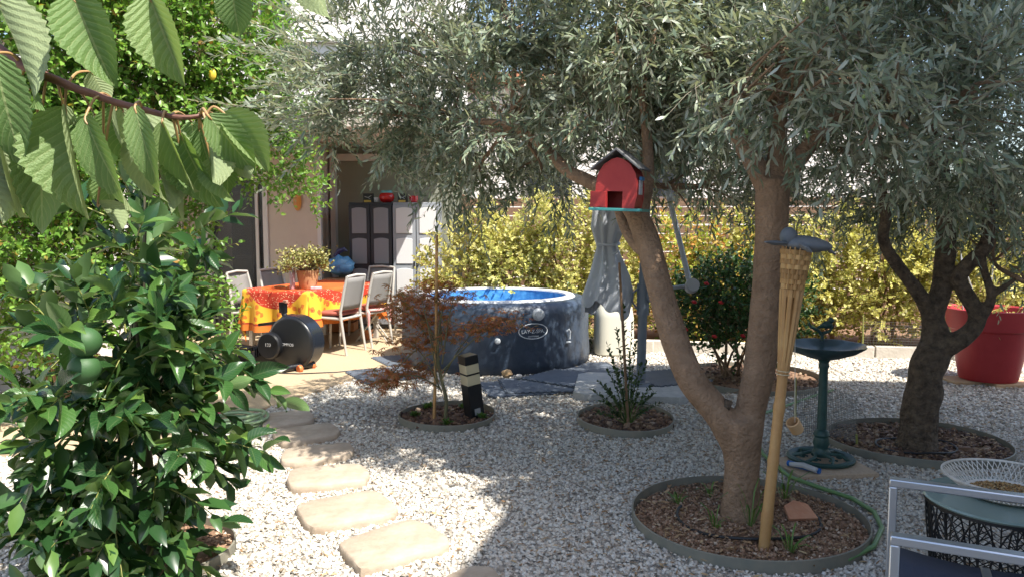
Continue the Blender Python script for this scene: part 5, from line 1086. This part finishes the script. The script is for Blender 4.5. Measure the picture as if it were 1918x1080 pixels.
for (px, py, lb, sd, n_) in ((60, 760, 'light green leafy plant at the picture edge behind the citrus', 113, 26), (170, 740, 'light green leafy plant between wall and citrus', 114, 22)):
    bs = G(px, py, 0); sprays('leafy_plant', lb, bs, [bs + V(rng.uniform(-.5, .5), rng.uniform(-.4, .3), rng.uniform(.2, .75)) for _ in range(n_)], M_weed, .065, .032, 14, sd, 'plant')
q = P(406, 764, 4.9); f_ = MB()
for k in range(9): a = k * 2.4; f_.ball(q + V(.03 * math.cos(a) * k / 6, .02 * math.sin(a), .012 * math.sin(a * 2)), (.026, .022, .02), 8, 6)
fo_ = f_.build('pink_flower', mat('pink petal', (.5, .06, .2), .5), None, label='pink blossom beside the coiled hose', cat='flower')
MB().tube([(q.x, q.y, 0), q], .004, 5).build('stem', M_cane, fo_)

# --- red maple with stake, succulents
mc = ringM[1]; ms_ = G(833, 788, .02); mp = empty('maple_tree', ms_, 'young red leaved maple in its ring beside the bollard', 'maple'); Ym = ms_.y; S = lambda px, py, dy=0: P(px, py, Ym + dy); m_ = MB()
rough_tube(m_, [ms_ + V(0, 0, -.02), S(836, 750), S(828, 715), S(820, 670), S(822, 620), S(830, 570)], [.016, .015, .013, .012, .009, .005], 9, 4, .08, 1)
mtips = [(770, 640), (740, 705), (790, 560), (900, 610), (945, 600), (800, 600), (850, 555), (760, 590), (780, 690), (820, 540), (750, 560), (835, 625), (720, 715)]
for i, (px, py) in enumerate(mtips):
    s_ = S(828 - 4 * (i % 3), 735 - 9 * i); e = S(px, py, rng.uniform(-.25, .25)); rough_tube(m_, [s_, (s_ + e) / 2 + V(0, 0, .05), e], [.007, .005, .0025], 6, 3, .05, i)
m_.build('trunk', mat('maple bark', (.10, .12, .05), .7, var=(.16, .12, .07), vscale=15), mp)
nn_ = 1250; k = rng.integers(0, len(mtips), nn_); ctr = np.array([A3(S(px, py, dy)) for (px, py), dy in zip(mtips, np.linspace(-.05, .3, len(mtips)))])[k] + rng.normal(0, 1, (nn_, 3)) * np.array([.10, .10, .045])
lob = 7; ang = np.linspace(-1.9, 1.9, lob)[None] + rng.normal(0, .1, (nn_, lob)); hd_ = rng.random(nn_) * 6.283; upn = nrm(np.stack([rng.normal(0, .4, nn_), rng.normal(0, .4, nn_), np.ones(nn_)], 1))
ex_ = nrm(np.cross(np.stack([-np.sin(hd_), np.cos(hd_), np.zeros(nn_)], 1), upn)); ey_ = np.cross(upn, ex_)
dl = ex_[:, None] * np.cos(ang)[..., None] + ey_[:, None] * np.sin(ang)[..., None] + np.array([0, 0, -.3]); ll_ = (.060 * (1 - .16 * np.abs(ang)) * rng.uniform(.7, 1.15, (nn_, 1)))
leaves('crown', M_maple, np.repeat(ctr, lob, 0), dl.reshape(-1, 3), np.repeat(upn, lob, 0), ll_.ravel(), (ll_ * .17).ravel(), mp, T_SLIM, kind='stuff')
a_ = G(813, 792, 0); MB().tube([a_, P(817, 620, a_.y), P(818, 440, a_.y)], [.0125, .012, .0115], 10).build('garden_stake', M_bamboo, None, label='tall bamboo stake standing beside the maple', cat='stake')
for i, wh in enumerate(('touching the far rim', 'at the maple foot', 'behind the stake', 'nearest the rim in front', 'next to the bollard', 'farthest from the bollard')):
    a = i * 3.1; g_ = mc + V(ringM[2] * (.75 - .06 * (i % 3)) * math.cos(a * .42 + 2.2), ringM[3] * .7 * math.sin(a * .42 + 2.0), 0); N_ = 34; kk = np.arange(N_)
    leaves('succulent', M_weed, np.tile(A3((g_.x, g_.y, .04)), (N_, 1)) + rng.normal(0, .012, (N_, 3)) * np.array([1, 1, .3]), np.stack([np.cos(kk * 2.4), np.sin(kk * 2.4), .3 + kk / N_ * 1.6], 1), np.stack([-np.cos(kk * 2.4) * .6, -np.sin(kk * 2.4) * .6, np.ones(N_)], 1), np.full(N_, .05), np.full(N_, .018), None, T_BROAD, label='tiny green succulent rosette in the maple ring, ' + wh, cat='succulent', group='succulents in the maple ring')
# --- slim sapling with stake
cc_ = G(1176, 796, .02); sap = sprays('sapling', 'slim dark leaved sapling tied to a thin stake', cc_, [P(px, py, cc_.y + dy) for px, py, dy in ((1110, 690, -.1), (1120, 740, -.2), (1140, 640, .0), (1150, 560, 0), (1165, 500, .05), (1230, 700, -.1), (1245, 745, .0), (1205, 650, .1), (1195, 590, 0), (1130, 600, .1), (1180, 620, -.1), (1160, 700, -.15), (1215, 760, -.1), (1110, 765, 0), (1185, 545, 0), (1150, 660, .1), (1100, 715, .1), (1220, 640, 0), (1125, 705, 0), (1145, 730, .1), (1130, 660, -.1), (1200, 720, .1), (1190, 690, -.1), (1140, 765, -.15), (1235, 720, .1), (1170, 650, 0))], M_myrtle, .040, .024, 24, 121, 'sapling', .004, .42)
a_ = G(1177, 802, 0); MB().tube([a_, P(1160, 492, a_.y)], [.012, .009], 8).build('garden_stake', M_wood, None, label='thin brown stake holding the slim sapling', cat='stake')
# --- weeds in the big ring
for i, (px, py, nb2, hh, lb) in enumerate(((1405, 985, 9, .26, 'tall grassy weed in front of the forked trunk'), (1470, 935, 8, .2, 'grassy weed beside the terracotta shard'), (1480, 1035, 9, .13, 'low grassy weed near the torch foot'), (1340, 990, 10, .12, 'leafy weed by the black drip pipe'), (1270, 945, 10, .10, 'small leafy weed near the rim of the big ring'), (1330, 930, 8, .08, 'tiny weed behind the drip pipe'))):
    g_ = G(px, py, .02); kk = np.arange(nb2); a = kk * 2.4
    blade = MB()
    for k in range(nb2):
        d_ = V(math.cos(a[k]), math.sin(a[k]), 0) * rng.uniform(.5, 1.5); h_ = hh * rng.uniform(.35, 1.05); wv_ = V(-d_.y, d_.x, 0); q0 = g_ + d_ * .01; ps = [q0, q0 + d_ * h_ * .25 + V(0, 0, h_ * .7), q0 + d_ * h_ * .6 + V(0, 0, h_ * .95), q0 + d_ * h_ * .95 + V(0, 0, h_ * .75)]; ws = [.0025, .005, .0042, .0004]
        vs = [tuple(p + wv_ * w2 * s2) for p, w2 in zip(ps, ws) for s2 in (-1, 1)]; blade.add(vs, [(2 * q, 2 * q + 1, 2 * q + 3, 2 * q + 2) for q in range(3)])
    blade.build('weed', M_weed, None, smooth=80, label=lb, cat='weed', group='weeds in the big planting ring')

# --- leaf meshes for the near plants
def leaf_mesh(name, rows, prof, fold, curl, serr=0, twist=0):
    me = bpy.data.meshes.new(name); vs = []; uv = []; fs = []; cols_ = (-1, -.5, 0, .5, 1)
    for i in range(rows + 1):
        u = i / rows; wdt = prof(u)
        for c in cols_:
            y = c * wdt * (1 + (serr * (1 if i % 2 else -1) if abs(c) == 1 else 0)); tw_ = twist * u * c * .1
            vs.append((u - .0 * abs(c), y, fold * abs(y) - curl * u * u + tw_)); uv.append((.5 + c / 2, u))
    for i in range(rows): fs += [(i * 5 + j, (i + 1) * 5 + j, (i + 1) * 5 + j + 1, i * 5 + j + 1) for j in range(4)]
    me.from_pydata(vs, [], fs); l = me.uv_layers.new(name='UVMap'); li = np.empty(len(me.loops), np.int32); me.loops.foreach_get('vertex_index', li); l.data.foreach_set('uv', np.array(uv, np.float32)[li].ravel())
    me.polygons.foreach_set('use_smooth', [True] * len(me.polygons)); return me
def basis(p, d, up, L, W):
    d = Vector(d).normalized(); s_ = Vector(up).cross(d).normalized(); n_ = d.cross(s_)
    return Matrix(((d.x * L, s_.x * W, n_.x * L, p[0]), (d.y * L, s_.y * W, n_.y * L, p[1]), (d.z * L, s_.z * W, n_.z * L, p[2]), (0, 0, 0, 1)))
# --- citrus
cb_ = ringL[1]; cb_ = Vector((P(255, 1000, 3.3).x, 3.42, .02)); cit = empty('citrus_tree', cb_, 'bushy citrus tree with glossy leaves and two green fruits', 'citrus tree'); m_ = MB()
cbl = [PB(268, 470, 3.25, .22, .25, .2), PB(255, 600, 3.15, .34, .36, .24), PB(190, 690, 3.05, .42, .36, .24), PB(310, 700, 3.1, .22, .3, .24), PB(200, 810, 3.1, .40, .36, .24), PB(310, 830, 3.15, .18, .28, .2), PB(200, 930, 3.15, .38, .34, .2), PB(250, 1000, 3.1, .34, .3, .14, 1.8), PB(150, 990, 3.05, .26, .26, .14, 1.6)]
rough_tube(m_, [cb_ + V(0, 0, -.03), cb_ + V(.01, 0, .35), cb_ + V(0, -.02, .8), P(268, 520, 3.3)], [.028, .025, .02, .01], 10, 4, .08, 1)
for i, b in enumerate(cbl):
    s_ = cb_ + V(0, 0, .3 + .1 * i) if i > 4 else cb_ + V(0, 0, .75 - .05 * i); rough_tube(m_, [s_, (s_ + b[0]) / 2 + V(0, 0, .04), b[0]], [.014, .010, .006], 7, 3, .08, i)
rough_tube(m_, [P(268, 500, 3.25), P(272, 420, 3.22), P(270, 345, 3.2)], [.009, .007, .004], 7, 3, .05, 9)
m_.build('trunk', mat('citrus bark', (.09, .085, .05), .8, var=(.13, .12, .07), vscale=20), cit)
rg = np.random.default_rng(7); ns_ = 190; st, out = blob_points(cbl, ns_, 1.2, rg); d = out * .8 + rg.normal(0, .35, (ns_, 3)) + np.array([0, -.15, .25])
lv, tw = shoots(st, d, rg.uniform(.14, .3, ns_), 10, .145, .066, 55, .25, False, .9, rg); twigs_mesh('twigs', M_cane, *tw, np.full(ns_, .004), cit, kind='stuff')
es = np.array([A3(P(270, 440, 3.23)), A3(P(272, 400, 3.22)), A3(P(260, 460, 3.2))]); lv2, _ = shoots(es, np.array([[.05, 0, 1.0], [-.15, -.1, 1], [.3, -.1, .9]]), np.array([.3, .2, .3]), 9, .095, .038, 48, .02, False, .7, rg)
lv = tuple(np.concatenate([a, b]) for a, b in zip(lv, lv2))
prof_c = lambda u: .5 * (math.sin(math.pi * u ** .85)) ** .8 if 0 < u < 1 else .0
cms = [leaf_mesh('leaf', 6, prof_c, f_, c_, 0, t_) for f_, c_, t_ in ((.25, .12, 0), (.38, .22, 1), (.15, .05, -1))]
for me in cms: me.materials.append(M_citrus)
order = np.argsort(np.linalg.norm(lv[0] - np.array([-.6, 2.3, 1.1]), axis=1)); near = order[:300]; far = order[300:]
for q, i in enumerate(near):
    o = bpy.data.objects.new('leaf', cms[q % 3]); col.objects.link(o); o.parent = cit; p = Vector(lv[0][i]) - cb_; o.matrix_basis = basis(p, lv[1][i], lv[2][i], lv[3][i], lv[4][i] * 1.0)
leaves('foliage', M_citrus_i, *[a[far] for a in lv], cit, T_BROAD, kind='stuff')
M_fruit = mat('green fruit', (.03, .085, .025), .58, var=(.042, .11, .032), vscale=8, bump=.25, bscale=220, dist=.002)
for px, py in ((160, 640), (158, 690)): q = P(px, py, 2.72); MB().ball(q, (.055, .055, .053), 24, 16).build('fruit', M_fruit, cit, smooth=80)

# --- cherry branch close to the lens
Yc = .86; C1 = lambda x, y, dy=0: P(x / 2.4538, y / 2.4538, Yc + dy)
ch = empty('cherry_branch', C1(100, 330), 'overhanging cherry branch with big drooping serrated leaves', 'branch'); M_ctwig = mat('cherry twig', (.12, .045, .03), .6, var=(.2, .09, .06), vscale=60); m_ = MB()
tw_pts = [C1(-420, -60, .06), C1(-100, 160, .03), C1(120, 310, 0), C1(260, 370), C1(340, 405), C1(430, 435), C1(520, 468), C1(640, 500), C1(780, 535), C1(880, 540), C1(960, 520, .01)]
rough_tube(m_, tw_pts, [.0075, .0065, .0055, .0050, .0046, .0042, .004, .0036, .003, .0026, .0018], 9, 4, .10, 3)
tw2 = [C1(-300, -260, .05), C1(150, -130, .02), C1(700, -110, .0), C1(1250, -120, .03), C1(1600, -150, .05)]; rough_tube(m_, tw2, [.008, .006, .005, .004, .003], 8, 4, .1, 4)
m_.build('twig', M_ctwig, ch)
allp = []
for pts in (tw_pts, tw2):
    for a, b in zip(pts[:-1], pts[1:]): allp += [a + (b - a) * k / 10 for k in range(10)]
CL = [((-20, -10), (230, 510), 200, 0), ((70, -40), (205, 190), 140, .03), ((-30, 250), (85, 765), 180, -.03), ((-40, 690), (20, 1030), 190, .0), ((190, 560), (190, 1075), 180, .02), ((335, -20), (505, 385), 190, -.02), ((420, 330), (500, 472), 90, .03), ((685, -20), (845, 398), 175, -.02), ((1060, -70), (1100, 172), 130, 0),
      ((1400, -140), (1502, 95), 120, 0), ((392, 540), (540, 960), 160, -.02), ((300, 490), (390, 1005), 210, .01), ((290, 480), (268, 890), 75, .03), ((530, 490), (548, 740), 140, .04), ((620, 490), (712, 900), 115, -.02), ((655, 515), (800, 992), 165, .02), ((745, 560), (882, 890), 120, -.01), ((830, 620), (975, 952), 150, .02),
      ((625, 610), (662, 890), 105, .04), ((845, 790), (838, 1022), 80, .03), ((915, 590), (962, 782), 85, .03), ((955, 585), (1022, 862), 100, 0), ((955, 530), (1178, 792), 135, -.02), ((1030, 520), (1236, 786), 125, .01), ((1030, 610), (1172, 832), 105, .03), ((968, 730), (1032, 922), 70, .02), ((1045, 730), (1052, 892), 60, .03),
      ((450, 925), (562, 1076), 85, .03), ((180, 590), (205, 800), 140, .05), ((478, 790), (505, 972), 100, .05), ((-60, 120), (-10, 420), 150, .04), ((60, 560), (140, 900), 150, .05), ((0, 560), (70, 1000), 140, .02), ((560, 500), (600, 720), 110, .06), ((880, 560), (905, 760), 90, .06), ((430, 520), (470, 780), 110, .06), ((-40, 480), (40, 860), 160, .05)]
prof_h = lambda u: .5 * (math.sin(math.pi * min(1, u ** .8 * .97 + .03)) ** .75) * (1 - .25 * u ** 6) if u < 1 else .02
chm = [leaf_mesh('leaf', 26, prof_h, f_, c_, .045, t_) for f_, c_, t_ in ((.32, .10, .6), (.55, .16, -.8), (.2, .22, 1.2), (.75, .05, .3))]
for me in chm: me.materials.append(M_cherry)
pet = mat('petiole', (.40, .24, .10), .5)
for i, (a, b, wpx, dy) in enumerate(CL):
    p0 = C1(a[0], a[1], dy); p1 = C1(b[0], b[1], dy + rng.uniform(-.03, .02)); d_ = p1 - p0; L_ = d_.length; W_ = wpx / 2.4538 / F * (Yc + dy) * 1.25
    yaw = rng.uniform(-.75, .75); side0 = d_.cross(V(0, 1, 0)).normalized(); up_ = (V(0, -1, 0) * math.cos(yaw) + side0 * math.sin(yaw)) * (1 if i % 3 else -1)
    o = bpy.data.objects.new('leaf', chm[i % 4]); col.objects.link(o); o.parent = ch; o.matrix_basis = basis(p0 - ch.location, d_, up_, L_, W_ / math.sqrt(1 - .35 * math.sin(yaw) ** 2))
    src = min(allp, key=lambda q: (q - p0).length + (0 if q.z > p0.z - .02 else .1)); pm_ = MB(); rough_tube(pm_, [src, src * .6 + p0 * .4 + V(0, 0, .007) - d_ * .0, p0 + d_ * .0, p0 + d_ * .08], [.0017, .0015, .0012, .0008], 7, 5, .05, i); pm_.build('petiole', pet, ch)
